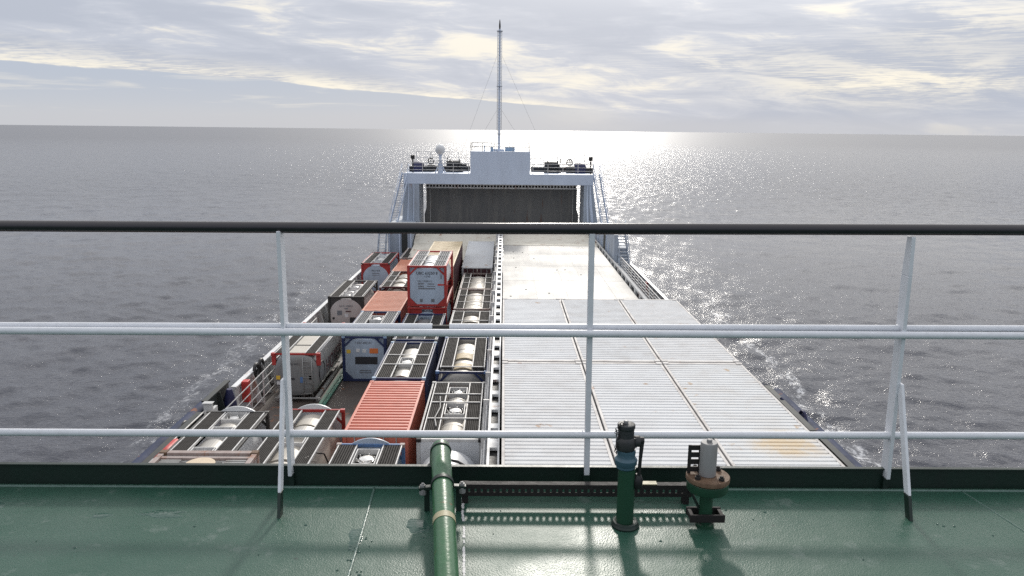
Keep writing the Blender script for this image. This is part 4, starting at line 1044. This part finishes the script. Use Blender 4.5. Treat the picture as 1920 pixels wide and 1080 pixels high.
for pts_, lab in (([(-9.55, 24.2, 8.7), (-9.42, 24.9, 8.55), (-9.36, 25.4, 8.0), (-9.36, 25.8, 7.3)], 'black cable hanging down the side of the black framed tank'),
                  ([(-6.75, 24.4, 8.86), (-6.55, 25.0, 8.80), (-6.40, 25.6, 8.5), (-6.34, 26.1, 7.8)], 'black cable hanging beside the walkway of the red posted tank'),
                  ([(-2.6, 30.4, 8.95), (-2.5, 29.2, 8.93), (-2.62, 28.0, 8.95), (-2.5, 27.2, 8.93)], 'thin grey pipe along the walkway of the steel tank')):
    m = MB(); m.tube(pts_, .028, 8); tag(m.build('cable', 'rubber' if 'black' in lab else 'greyframe'), lab, 'cable')

# ---------------------------------------------------------------- centreline bulkhead with ladder-like openings
cb = thing('centreline_bulkhead', 'white longitudinal bulkhead with rows of square openings along its top', 'bulkhead', (-.22, 11, 6.3))
m = MB(); x0, x1 = -.40, -.06
m.box(x0, x1, 11, 71.5, 6.31, 11.15)
part('wall', m, 'gantrydark', cb)
m = MB(); ztp = 11.30
m.box(x0, x0 + .07, 11, 71.5, 11.152, ztp); m.box(x1 - .05, x1, 11, 71.5, 11.152, ztp)
y = 11.0
while y < 71:
    m.box(x0 + .072, x1 - .052, y, y + .62, 11.20, ztp - .004)
    m.box(x0 + .072, x1 - .052, y + 1.42, y + 1.78, 11.20, ztp - .004)
    y += 2.95
part('perforated_top', m, 'whitepaint', cb)
m = MB(); m.box(x0 + .072, x1 - .052, 11, 71.5, 11.1525, 11.16); part('opening_floor', m, 'black', cb)
m = MB()
for xx, zz_ in ((-.50, 10.9), (-.58, 10.6), (-.53, 10.2)): m.tube([(xx, 11, zz_), (xx, 68, zz_)], .032, 8)
part('side_pipe', m, 'whiteframe', cb)
y = 12.4
while y < 70:
    m = MB(); m.box(-.62, x0 - .003, y, y + .06, 9.6, 11.1); y += 2.95; part('pipe_bracket', m, 'whiteframe', cb)

# ---------------------------------------------------------------- bulwarks, walkway rails
def rail_run(label, x, y0, y1, z0, h, step, nr=4, m='whiteframe', xe=None, group='deck edge railings', r=.022, name='deck_railing'):
    t = thing(name, label, 'railing', (x, (y0 + y1) / 2, z0), group); xe = x if xe is None else xe
    k = MB()
    for j in range(1, nr + 1):
        k.tube([(x, y0, z0 + h * j / nr), (xe, y1, z0 + h * j / nr)], r * (1.25 if j == nr else 1), 6)
    part('rails', k, m, t)
    n = max(1, int(round((y1 - y0) / step)))
    for j in range(n + 1):
        s_ = j / n; xx = x + (xe - x) * s_; yy = y0 + (y1 - y0) * s_
        k = MB(); k.box(xx - .03, xx + .03, yy - .02, yy + .02, z0, z0 + h); part('post', k, m, t)
    return t
rail_run('inner railing of the left walkway beside the tank containers', -11.98, 29.0, 47.5, 6.3, 1.72, 1.9)
rail_run('white railing along the raised right edge of the hatch deck', 8.86, 33, 56.3, 9.98, .78, 1.3)
def bulwark(label, x, y0, y1, ztop, m, cap, xe=None, name='bulwark', z0=6.3):
    t = thing(name, label, 'bulwark', (x, (y0 + y1) / 2, z0)); xe = x if xe is None else xe; s_ = 1 if x > 0 else -1
    k = MB(); k.hexa([(x - .05, y0, z0), (x + .05, y0, z0), (xe + .05, y1, z0), (xe - .05, y1, z0), (x - .05, y0, ztop), (x + .05, y0, ztop), (xe + .05, y1, ztop), (xe - .05, y1, ztop)])
    part('plating', k, m, t)
    k = MB(); k.hexa([(x - .13, y0, ztop + .002), (x + .13, y0, ztop + .002), (xe + .13, y1, ztop + .002), (xe - .13, y1, ztop + .002), (x - .13, y0, ztop + .07), (x + .13, y0, ztop + .07), (xe + .13, y1, ztop + .07), (xe - .13, y1, ztop + .07)])
    part('capping', k, cap, t)
    k = MB(); n = int((y1 - y0) / 1.5)
    for j in range(n):
        yy = y0 + (j + .5) * (y1 - y0) / n; xx = x + (xe - x) * (j + .5) / n - s_ * .053
        k = MB(); k.prism([(xx, z0), (xx - s_ * .55, z0), (xx - s_ * .12, ztop - .02), (xx, ztop - .02)], 'Y', yy - .03, yy + .03)
        part('bracket', k, m, t)
    return t
bulwark('weathered white bulwark along the left side of the ship', -12.75, 34.4, 72, 7.85, 'bulwark', 'whitepaint', xe=-12.3)
bulwark('weathered white bulwark along the right side of the ship', 12.35, 33.8, 72, 7.78, 'bulwark', 'whitepaint', xe=12.0)
bulwark('dark steel bulwark at the near left corner', -12.85, 14, 30.6, 8.05, 'panel', 'panel')
bulwark('dark steel bulwark at the near right corner', 12.3, 12, 27.6, 8.5, 'panel', 'panel')
bulwark('short dark bulwark piece at the near right with rope on it', 12.3, 28.0, 33.4, 8.45, 'panel', 'panel')
bulwark('short dark bulwark piece left of the white corner post', -12.95, 31.4, 34.2, 8.25, 'panel', 'panel')
rail_run('short railing by the dark bulwark at the near left', -12.55, 22.5, 30.4, 6.3, 1.95, 2.0, 4)
m = MB(); m.box(-12.70, -12.35, 30.65, 30.85, 6.3, 8.45); m.box(-12.74, -12.31, 30.6, 30.9, 8.452, 8.50); m.box(-12.56, -12.42, 30.85, 31.5, 6.3, 8.1)
tag(m.build('bulwark_post', 'bulwark', bevel=.02), 'white steel post at the end of the dark left bulwark', 'post')
# things on the left walkway
m = MB(); m.tube([(-12.55, 33.3, 8.2), (-12.6, 33.35, 7.6), (-12.55, 33.5, 6.9), (-12.4, 33.5, 6.32)], [.12, .30, .33, .28], 12)
tag(m.build('covered_bollard', 'navy'), 'navy blue tarpaulin cover on the left walkway', 'cover')
fe = thing('fire_box', 'red fire hose box by the left bulwark', 'hose box', (-12.35, 35.3, 6.3))
m = MB(); m.box(-12.62, -12.3, 35.05, 35.45, 6.9, 7.95); part('box', m, 'redplate', fe, bevel=.02)
m = MB(); m.box(-12.5, -12.4, 35.2, 35.3, 6.3, 6.9); m.box(-12.3, -12.2, 35.2, 35.3, 6.3, 6.9); part('leg', m, 'redplate', fe)
for k_, (yy, lab) in enumerate(((37.2, 'nearer'), (38.0, 'farther'))):
    m = MB(); m.torus((-12.58, yy, 7.85), .30, .09, 'X', 24, 8)
    tag(m.build('mooring_ring', 'rubber'), lab + ' of two black rings hung on the left bulwark', 'ring', 'black rings on the left bulwark')
m = MB()
for j in range(6): m.torus((-13.0 + .12 * math.sin(j * 2), 29.6 + .1 * math.cos(j * 3), 7.25 + .10 * j), .32 + .03 * (j % 2), .05, 'X', 18, 6)
tag(m.build('rope_coil', 'rubber'), 'dark coil of rope hung outside the left bulwark', 'rope')
m = MB()
for j in range(6): m.torus((12.75 + .08 * math.sin(j * 2), 30.2 + .2 * math.cos(j * 3), 7.7 + .10 * j), .30 + .03 * (j % 2), .06, 'X', 18, 6)
m.tube([(12.3, 31.6, 8.55), (12.75, 31.0, 8.2), (12.8, 30.4, 7.6), (12.6, 29.6, 8.4)], .06, 8)
tag(m.build('rope_coil', 'navy'), 'dark coil of rope hung outside the right bulwark', 'rope')
m = MB(); m.tube([(-12.4, 25.6, 8.2), (-12.4, 27.2, 8.2)], .17, 10); m.tube([(-12.4, 25.0, 6.35), (-12.4, 25.7, 8.1)], .05, 8); m.tube([(-12.4, 27.6, 6.35), (-12.4, 27.1, 8.1)], .05, 8)
tag(m.build('fire_hose_reel', 'redplate'), 'long red tube beside the dark left bulwark', 'tube')
# right walkway
m = MB(); m.tube([(12.0, 66.8, 6.3), (12.0, 66.9, 6.9), (12.0, 67, 7.4), (12.0, 67, 7.75)], [.42, .45, .38, .15], 12)
tag(m.build('covered_bollard', 'navy'), 'dark navy cover standing on the far right walkway', 'cover')
fe = thing('fire_box', 'red fire hose box by the right bulwark', 'hose box', (12.1, 61.5, 6.3))
m = MB(); m.box(11.9, 12.22, 61.3, 61.9, 6.75, 7.75); part('box', m, 'redplate', fe, bevel=.02)
m = MB(); m.box(12.0, 12.08, 61.35, 61.43, 6.3, 6.75); m.box(12.0, 12.08, 61.77, 61.85, 6.3, 6.75); part('leg', m, 'redplate', fe)
# edge coaming of the hatch deck with drain openings
m = MB(); m.hexa([(8.08, 11, 10.55), (8.92, 11, 9.85), (8.92, 71.8, 9.85), (8.08, 71.8, 10.55), (8.08, 11, 10.68), (8.92, 11, 9.975), (8.92, 71.8, 9.975), (8.08, 71.8, 10.68)])
y = 12.
while y < 71.5: m.box(8.11, 8.25, y, y + .55, 10.1, 10.53); y += 1.75
tag(m.build('hatch_coaming', 'bulwark', bevel=.01), 'raised white edge with drain openings along the right of the hatch deck', 'coaming')
m = MB(); m.box(8.1, 8.5, 11, 71.4, 6.31, 9.98); tag(m.build('hatch_side_wall', 'panel'), 'dark side wall under the right edge of the hatch deck', 'wall')
m = MB()
for x in (2.05, 3.9, 5.2, 6.75):
    m.box(x - .012, x + .012, 11, 64.3, 10.298, 10.306)
for y in (33, 38, 43.5, 49, 54.5, 60): m.box(.05, 8.0, y - .01, y + .01, 10.298, 10.3055)
tag(m.build('deck_seam', 'panel'), kind='structure')
m = MB(); rnd = random.Random(12)
for k in range(14):
    x, y = rnd.uniform(.4, 7.6), rnd.uniform(32.5, 63.5); m.lathe([(.06, 0), (.06, .02), (.04, .03)], (x, y, 10.302), 'Z', 10)
tag(m.build('lashing_pots', 'panel'), 'small dark lashing fittings scattered on the open hatch deck', 'lashing fittings', kind='stuff')
# green lashing rails on the main deck
for xx, lab in ((-9.10, 'green steel rail on the main deck beside the grey swap tank'), (-8.93, 'green steel rail on the brown deck before the octagonal tank')):
    m = MB(); m.box(xx - .05, xx + .05, 30, 46, 6.3, 6.44); m.box(xx - .10, xx + .10, 30, 46, 6.442, 6.46)
    tag(m.build('lashing_rail', 'seagreen'), lab, 'rail')

# ================================================================ BOW
YB = 76.0
gn = thing('bow_gantry', 'pale blue grey gantry house spanning the bow above the dark gate', 'gantry', (-.3, YB, 10.3))
m = MB(); m.prism([(-9.95, 14.68), (8.95, 14.68), (8.95, 15.72), (2.6, 15.72), (2.6, 17.92), (-3.32, 17.92), (-3.32, 15.72), (-9.95, 15.72)], 'Y', YB, YB + .4)
m.box(-9.9, 8.9, YB + .402, 84, 15.2, 15.68)
part('cross_beam', m, 'gantry', gn)
m = MB(); m.box(-3.30, 2.58, YB + .402, YB + 3.0, 15.69, 17.90); part('deck_house', m, 'gantry', gn)
for sx, xi, xo, xob in ((-1, -8.42, -9.9, -10.2), (1, 8.05, 8.9, 9.6)):
    m = MB(); a, b = min(xi, xo), max(xi, xo); a2, b2 = min(xi, xob), max(xi, xob)
    m.hexa([(a2, YB - .1, 10.2), (b2, YB - .1, 10.2), (b2, YB + 4, 10.2), (a2, YB + 4, 10.2), (a, YB + .03, 14.67), (b, YB + .03, 14.67), (b, YB + 4, 14.67), (a, YB + 4, 14.67)])
    part('pylon', m, 'gantrydark', gn)
    for t in (.35, .7):
        m = MB(); xx = xi + (xo - xi) * t; m.hexa([(xx + (xob - xo) * t - .03, YB - .15, 10.2), (xx + (xob - xo) * t + .03, YB - .15, 10.2), (xx + .03, YB - .02, 10.2), (xx - .03, YB - .02, 10.2), (xx - .03, YB - .03, 14.66), (xx + .03, YB - .03, 14.66), (xx + .03, YB + .02, 14.66), (xx - .03, YB + .02, 14.66)])
        part('stiffener', m, 'gantry', gn)
def stair(label, xa, xb, ya, za, yb, zb, n, xta=None, xtb=None, wm='gantry', rails=True):
    """inclined ladder from (ya,za) up to (yb,zb); xa..xb at foot, xta..xtb at head"""
    t = thing('ship_stairs', label, 'stairs', ((xa + xb) / 2, ya, za), 'stairs beside the bow gantry'); xta = xa if xta is None else xta; xtb = xb if xtb is None else xtb
    for p0, p1 in ((xa, xta), (xb, xtb)):
        k = MB(); k.bar((p0, ya, za), (p1, yb, zb), .07, .26); part('stringer', k, wm, t)
    k = MB()
    for j in range(n):
        s_ = (j + .5) / n; a = xa + (xta - xa) * s_ + .045; b = xb + (xtb - xb) * s_ - .045
        yy = ya + (yb - ya) * s_; zz_ = za + (zb - za) * s_
        k.box(a, b, yy - .02, yy + .20, zz_ - .02, zz_ + .03)
    part('treads', k, 'gantrydark', t)
    if rails:
        k = MB()
        for p0, p1 in ((xa, xta), (xb, xtb)):
            k.tube([(p0, ya, za + .95), (p1, yb, zb + .95)], .03, 6)
            for j in range(6):
                s_ = j / 5; k.tube([(p0 + (p1 - p0) * s_, ya + (yb - ya) * s_, za + (zb - za) * s_), (p0 + (p1 - p0) * s_, ya + (yb - ya) * s_, za + (zb - za) * s_ + .95)], .022, 6)
        part('stair_railing', k, wm, t)
stair('upper flight of grey stairs on the left of the bow gantry', -11.05, -10.35, 73.2, 10.75, 76.6, 15.7, 22, -10.15, -9.45)
stair('upper flight of grey stairs on the right of the bow gantry', 9.6, 10.25, 73.2, 10.75, 76.6, 15.8, 22, 8.98, 9.6)
stair('lower flight of grey stairs up from the left walkway', -11.75, -11.05, 69.6, 7.0, 71.8, 10.6, 14, wm='gantrydark')
stair('lower flight of grey stairs at the end of the right deck railing', 8.75, 9.5, 55.9, 10.0, 58.8, 12.3, 11, wm='gantrydark')
# side blocks at deck level
t = thing('deck_locker', 'weathered grey steel house under the left end of the gantry', 'deck house', (-9.85, 72, 6.3))
a, b = -11.0, -8.7
m = MB(); m.box(a, b, 71.9, 80, 6.31, 11.0); part('wall', m, 'gantrydark', t)
for s_ in (.05, .48, .95):
    m = MB(); m.box(a + (b - a) * s_ - .06, a + (b - a) * s_ + .06, 71.76, 71.897, 6.31, 10.9); part('stiffener', m, 'gantry', t)
m = MB(); m.box(-9.7, -9.15, 71.85, 71.897, 8.4, 10.4); part('door', m, 'panel', t)
t = thing('side_house', 'long grey steel house along the right edge of the hatch deck', 'deck house', (9.2, 66, 6.3))
m = MB(); m.hexa([(8.40, 56.6, 9.7), (8.68, 56.6, 9.7), (10.0, 75.8, 9.7), (8.40, 75.8, 9.7), (8.40, 56.6, 12.35), (8.68, 56.6, 12.35), (10.0, 75.8, 11.0), (8.40, 75.8, 11.0)])
m.box(8.7, 9.9, 59.2, 75.7, 6.31, 11.0); part('wall', m, 'gantrydark', t)
for y in (59.4, 63.8, 66.2, 69.4):
    m = MB(); m.box(8.33, 8.398, y, y + .08, 10.3, 11.3); part('stiffener', m, 'gantry', t)
m = MB(); m.box(8.36, 8.398, 61.0, 62.6, 10.4, 11.7); part('door', m, 'panel', t)
for y0_ in (60.9, 62.62):
    m = MB(); m.box(8.33, 8.398, y0_, y0_ + .08, 10.35, 11.75); part('door_frame', m, 'gantry', t)
# dark gate
gt = thing('bow_gate', 'tall dark stained bow gate with a white perforated beam on top', 'gate', (-.2, 78.3, 9.0))
m = MB()
m.prism([(-8.0, 9.0), (7.6, 9.0), (7.75, 10.8), (7.75, 11.4), (7.55, 12.1), (7.55, 14.08), (-7.95, 14.08), (-7.95, 12.1), (-8.15, 11.4), (-8.15, 10.8)], 'Y', 78.3, 78.8)
part('gate_panel', m, 'gate', gt)
m = MB()
for x in (-7.55, 7.15): m.box(x - .04, x + .04, 78.2, 78.297, 9.3, 14.05)
part('gate_guide', m, 'greyframe', gt)
m = MB(); z0, z1 = 14.085, 14.55
m.box(-7.95, 7.55, 78.3, 78.7, z0, z0 + .14); m.box(-7.95, 7.55, 78.3, 78.7, z1 - .12, z1)
for k in range(48):
    x = -7.95 + 15.4 * k / 47; m.box(x - .05, x + .05, 78.305, 78.695, z0 + .141, z1 - .121)
part('perforated_beam', m, 'gatebeam', gt)
m = MB(); m.box(-7.9, 7.5, 78.6, 78.66, z0 + .142, z1 - .122); part('beam_back', m, 'rustdark', gt)

# forecastle deck and gear
m = MB(); m.box(-9.9, 8.9, YB + 8.0, YB + 9.2, 15.3, 15.69); part('deck_front', m, 'gantry', gn)
def rail_x(label, x0, x1, y, z0, h, step, nr=3, m_='whiteframe', group='railings on top of the bow gantry'):
    t = thing('deck_railing', label, 'railing', ((x0 + x1) / 2, y, z0), group)
    k = MB()
    for j in range(1, nr + 1): k.tube([(x0, y, z0 + h * j / nr), (x1, y, z0 + h * j / nr)], .025, 6)
    part('rails', k, m_, t)
    n = max(1, int(round(abs(x1 - x0) / step)))
    for j in range(n + 1):
        xx = x0 + (x1 - x0) * j / n; k = MB(); k.box(xx - .028, xx + .028, y - .028, y + .028, z0, z0 + h); part('post', k, m_, t)
    return t
rail_x('railing on top of the gantry left of the deck house', -9.6, -3.5, YB + .25, 15.72, 1.0, 1.5)
rail_x('railing on top of the gantry right of the deck house', 2.9, 8.9, YB + .25, 15.72, 1.0, 1.5)
rail_x('far railing across the front of the left forecastle', -9.6, -3.5, YB + 8.6, 15.69, 1.9, 1.6, 3)
rail_x('far railing across the front of the right forecastle', 2.9, 8.9, YB + 8.6, 15.69, 1.9, 1.6, 3)
tb = thing('house_top_railing', 'thin white railing around the roof of the bow deck house', 'railing', (-.35, YB + 1.5, 17.92))
k = MB()
for (xa, ya), (xb, yb) in (((-3.28, YB + .1), (-.95, YB + .1)), ((-.7, YB + .1), (2.55, YB + .1)), ((2.55, YB + .1), (2.55, YB + 2.9)), ((-3.28, YB + .1), (-3.28, YB + 2.9)), ((-3.28, YB + 2.9), (2.55, YB + 2.9))):
    for z in (.42, .80): k.tube([(xa, ya, 17.92 + z), (xb, yb, 17.92 + z)], .022, 6)
part('rails', k, 'greyframe', tb)
for xx, yy in ((-3.28, .1), (-2.1, .1), (-.95, .1), (-.7, .1), (.9, .1), (2.55, .1), (2.55, 2.9), (-3.28, 2.9), (-1.3, 2.9), (.6, 2.9)):
    k = MB(); k.box(xx - .03, xx + .03, YB + yy - .03, YB + yy + .03, 17.90, 18.74); part('post', k, 'greyframe', tb)
# mast
mx, my = -.50, YB + 1.3
ms = thing('mast', 'tall thin white ladder mast on the bow deck house', 'mast', (mx, my, 17.9))
m = MB(); m.tube([(mx, my, 17.9), (mx, my, 29.6)], .11, 12); m.box(mx - .55, mx + .55, my - .3, my + .3, 17.905, 18.12); part('pole', m, 'gantry', ms)
m = MB()
for sx in (-1, 1): m.tube([(mx + sx * .20, my - .1, 19.6), (mx + sx * .20, my - .1, 29.4)], .04, 6)
k_ = 19.7
while k_ < 29.4: m.box(mx - .2, mx + .2, my - .12, my - .08, k_ - .015, k_ + .015); k_ += .30
part('ladder', m, 'whitepaint', ms)
m = MB()
for z in (19.55, 24.2, 29.4): m.lathe([(.30, z), (.30, z + .05)], (mx, my, 0), 'Z', 12, False)
m.box(mx - .5, mx + .5, my - .04, my + .04, 18.98, 19.03); m.box(mx - .35, mx + .35, my - .04, my + .04, 19.22, 19.26)
part('mast_platform', m, 'gantrydark', ms)
m = MB(); m.lathe([(.07, 29.62), (.09, 29.9), (.05, 30.35), (.02, 30.5)], (mx, my, 0), 'Z', 10); part('mast_light', m, 'black', ms)
for (xa, za, xb, yb, zb) in ((-.75, 27.1, -5.2, 82.0, 15.7), (-.25, 27.1, 5.3, 82.0, 15.7), (-.75, 21.9, -3.2, 78.9, 17.9), (-.25, 21.9, 2.45, 78.9, 17.9)):
    m = MB(); m.tube([(xa, my, za), (xb, yb, zb)], .009, 5); part('stay_wire', m, 'greyframe', ms)
m = MB(); m.box(-2.0, -1.9, YB + .6, YB + .7, 17.91, 18.5); m.box(.1, 1.1, YB + 1.5, YB + 2.2, 17.91, 18.3); m.box(-1.35, -1.05, YB + .5, YB + .8, 17.91, 18.35)
tag(m.build('roof_locker', 'bluelight', bevel=.03), 'small pale lockers at the foot of the mast', 'locker')
# satellite dome
rd = thing('satellite_dome', 'white radar dome on a tapered pedestal left of the deck house', 'satellite dome', (-6.35, YB + .8, 15.7))
rx, ry = -6.35, YB + .8
m = MB(); pr = [(.02, -.52)] + [(.49 * math.cos(R(a)), .52 * math.sin(R(a))) for a in range(-80, 90, 10)] + [(.02, .52)]
m.lathe([(r, z + 18.02) for r, z in pr], (rx, ry, 0), 'Z', 24); part('dome', m, 'tankwhite', rd)
m = MB(); m.lathe([(.30, 15.7), (.20, 16.3), (.13, 16.75), (.20, 16.95), (.13, 17.05), (.12, 17.3), (.22, 17.55)], (rx, ry, 0), 'Z', 18); part('pedestal', m, 'gantry', rd)
m = MB(); m.box(rx - .78, rx + .78, ry - .4, ry + .4, 16.96, 17.04); part('platform', m, 'whitepaint', rd)
m = MB()
for sx in (-1, 1):
    m.tube([(rx + sx * .72, ry, 17.04), (rx + sx * .92, ry, 17.78)], .018, 5); m.tube([(rx + sx * .74, ry - .3, 17.4), (rx + sx * .84, ry + .3, 17.4)], .015, 5)
part('platform_railing', m, 'greyframe', rd)
for sx in (-1, 1):
    m = MB(); m.tube([(rx + sx * .12, ry, 16.7), (rx + sx * .5, ry - .2, 15.7)], .05, 8); part('strut', m, 'gantry', rd)
# winches
def winch(label, x, y, z, s=1.):
    t = thing('mooring_winch', label, 'winch', (x, y, z), 'mooring winches on the forecastle')
    k = MB(); k.lathe([(.55, -.55), (.55, -.47), (.36, -.44), (.36, .44), (.55, .47), (.55, .55)], (x, y, z + .75), 'X', 22); part('drum', k, 'winch', t)
    k = MB(); k.box(x - .85, x - .6, y - .45, y + .45, z, z + 1.1); k.box(x + .6, x + .72, y - .35, y + .35, z, z + .9); k.box(x - .9, x + .85, y - .5, y + .5, z - .01, z + .15); part('frame', k, 'winch', t)
    k = MB(); k.lathe([(.2, 0), (.2, .5)], (x + s * .72, y, z + .6), 'X', 14); k.tube([(x - s * .8, y, z + 1.0), (x - s * .8, y, z + 1.45)], .05, 6); part('motor', k, 'winch', t)
winch('dark mooring winch right of the white dome', -5.1, YB + 4, 15.7)
winch('dark mooring winch right of the deck house', 5.1, YB + 4, 15.7, -1)
def windlass(label, x, y, z):
    t = thing('covered_windlass', label, 'windlass', (x, y, z), 'covered windlasses on the forecastle')
    k = MB(); k.lathe([(.7, -.6), (.72, 0), (.6, .5), (.3, .62)], (x, y, z + .3), 'X', 18); part('cover', k, 'navy', t)
    k = MB(); k.box(x - .9, x + 1.3, y - .5, y + .5, z - .01, z + .5); part('base', k, 'winch', t)
windlass('navy covered windlass at the left end of the forecastle', -8.9, YB + 4, 15.7)
windlass('navy covered windlass at the right end of the forecastle', 8.0, YB + 4, 15.7)
for x, lab in ((-7.6, 'left'), (6.85, 'right')):
    t = thing('hand_wheel', 'upright hand wheel on the %s forecastle' % lab, 'hand wheel', (x, YB + 4, 15.7))
    k = MB(); k.torus((x, YB + 4, 16.75), .30, .05, 'Y', 22, 6); k.box(x - .28, x + .28, YB + 3.98, YB + 4.02, 16.72, 16.78); k.box(x - .03, x + .03, YB + 3.98, YB + 4.02, 16.75, 17.0); part('wheel', k, 'winch', t)
    k = MB(); k.box(x - .35, x + .45, YB + 3.8, YB + 4.2, 15.69, 16.35); part('base', k, 'winch', t)
for x, lab in ((-9.15, 'left'), (8.75, 'right')):
    t = thing('deck_light', 'dark floodlight on a post at the %s end of the gantry' % lab, 'light post', (x, YB + 1.2, 15.7))
    k = MB(); k.tube([(x, YB + 1.2, 15.7), (x, YB + 1.2, 17.1)], .07, 8); part('post', k, 'black', t)
    k = MB(); k.box(x - .19, x + .19, YB + 1.05, YB + 1.35, 17.05, 17.45); part('lamp', k, 'black', t, bevel=.03)
m = MB(); m.box(-9.5, -3.6, YB + 5.5, YB + 5.7, 15.69, 16.2); tag(m.build('breakwater', 'winch'), 'low dark plate across the left forecastle', 'plate')
m = MB(); m.box(2.9, 8.6, YB + 5.5, YB + 5.7, 15.69, 16.2); tag(m.build('breakwater', 'winch'), 'low dark plate across the right forecastle', 'plate')
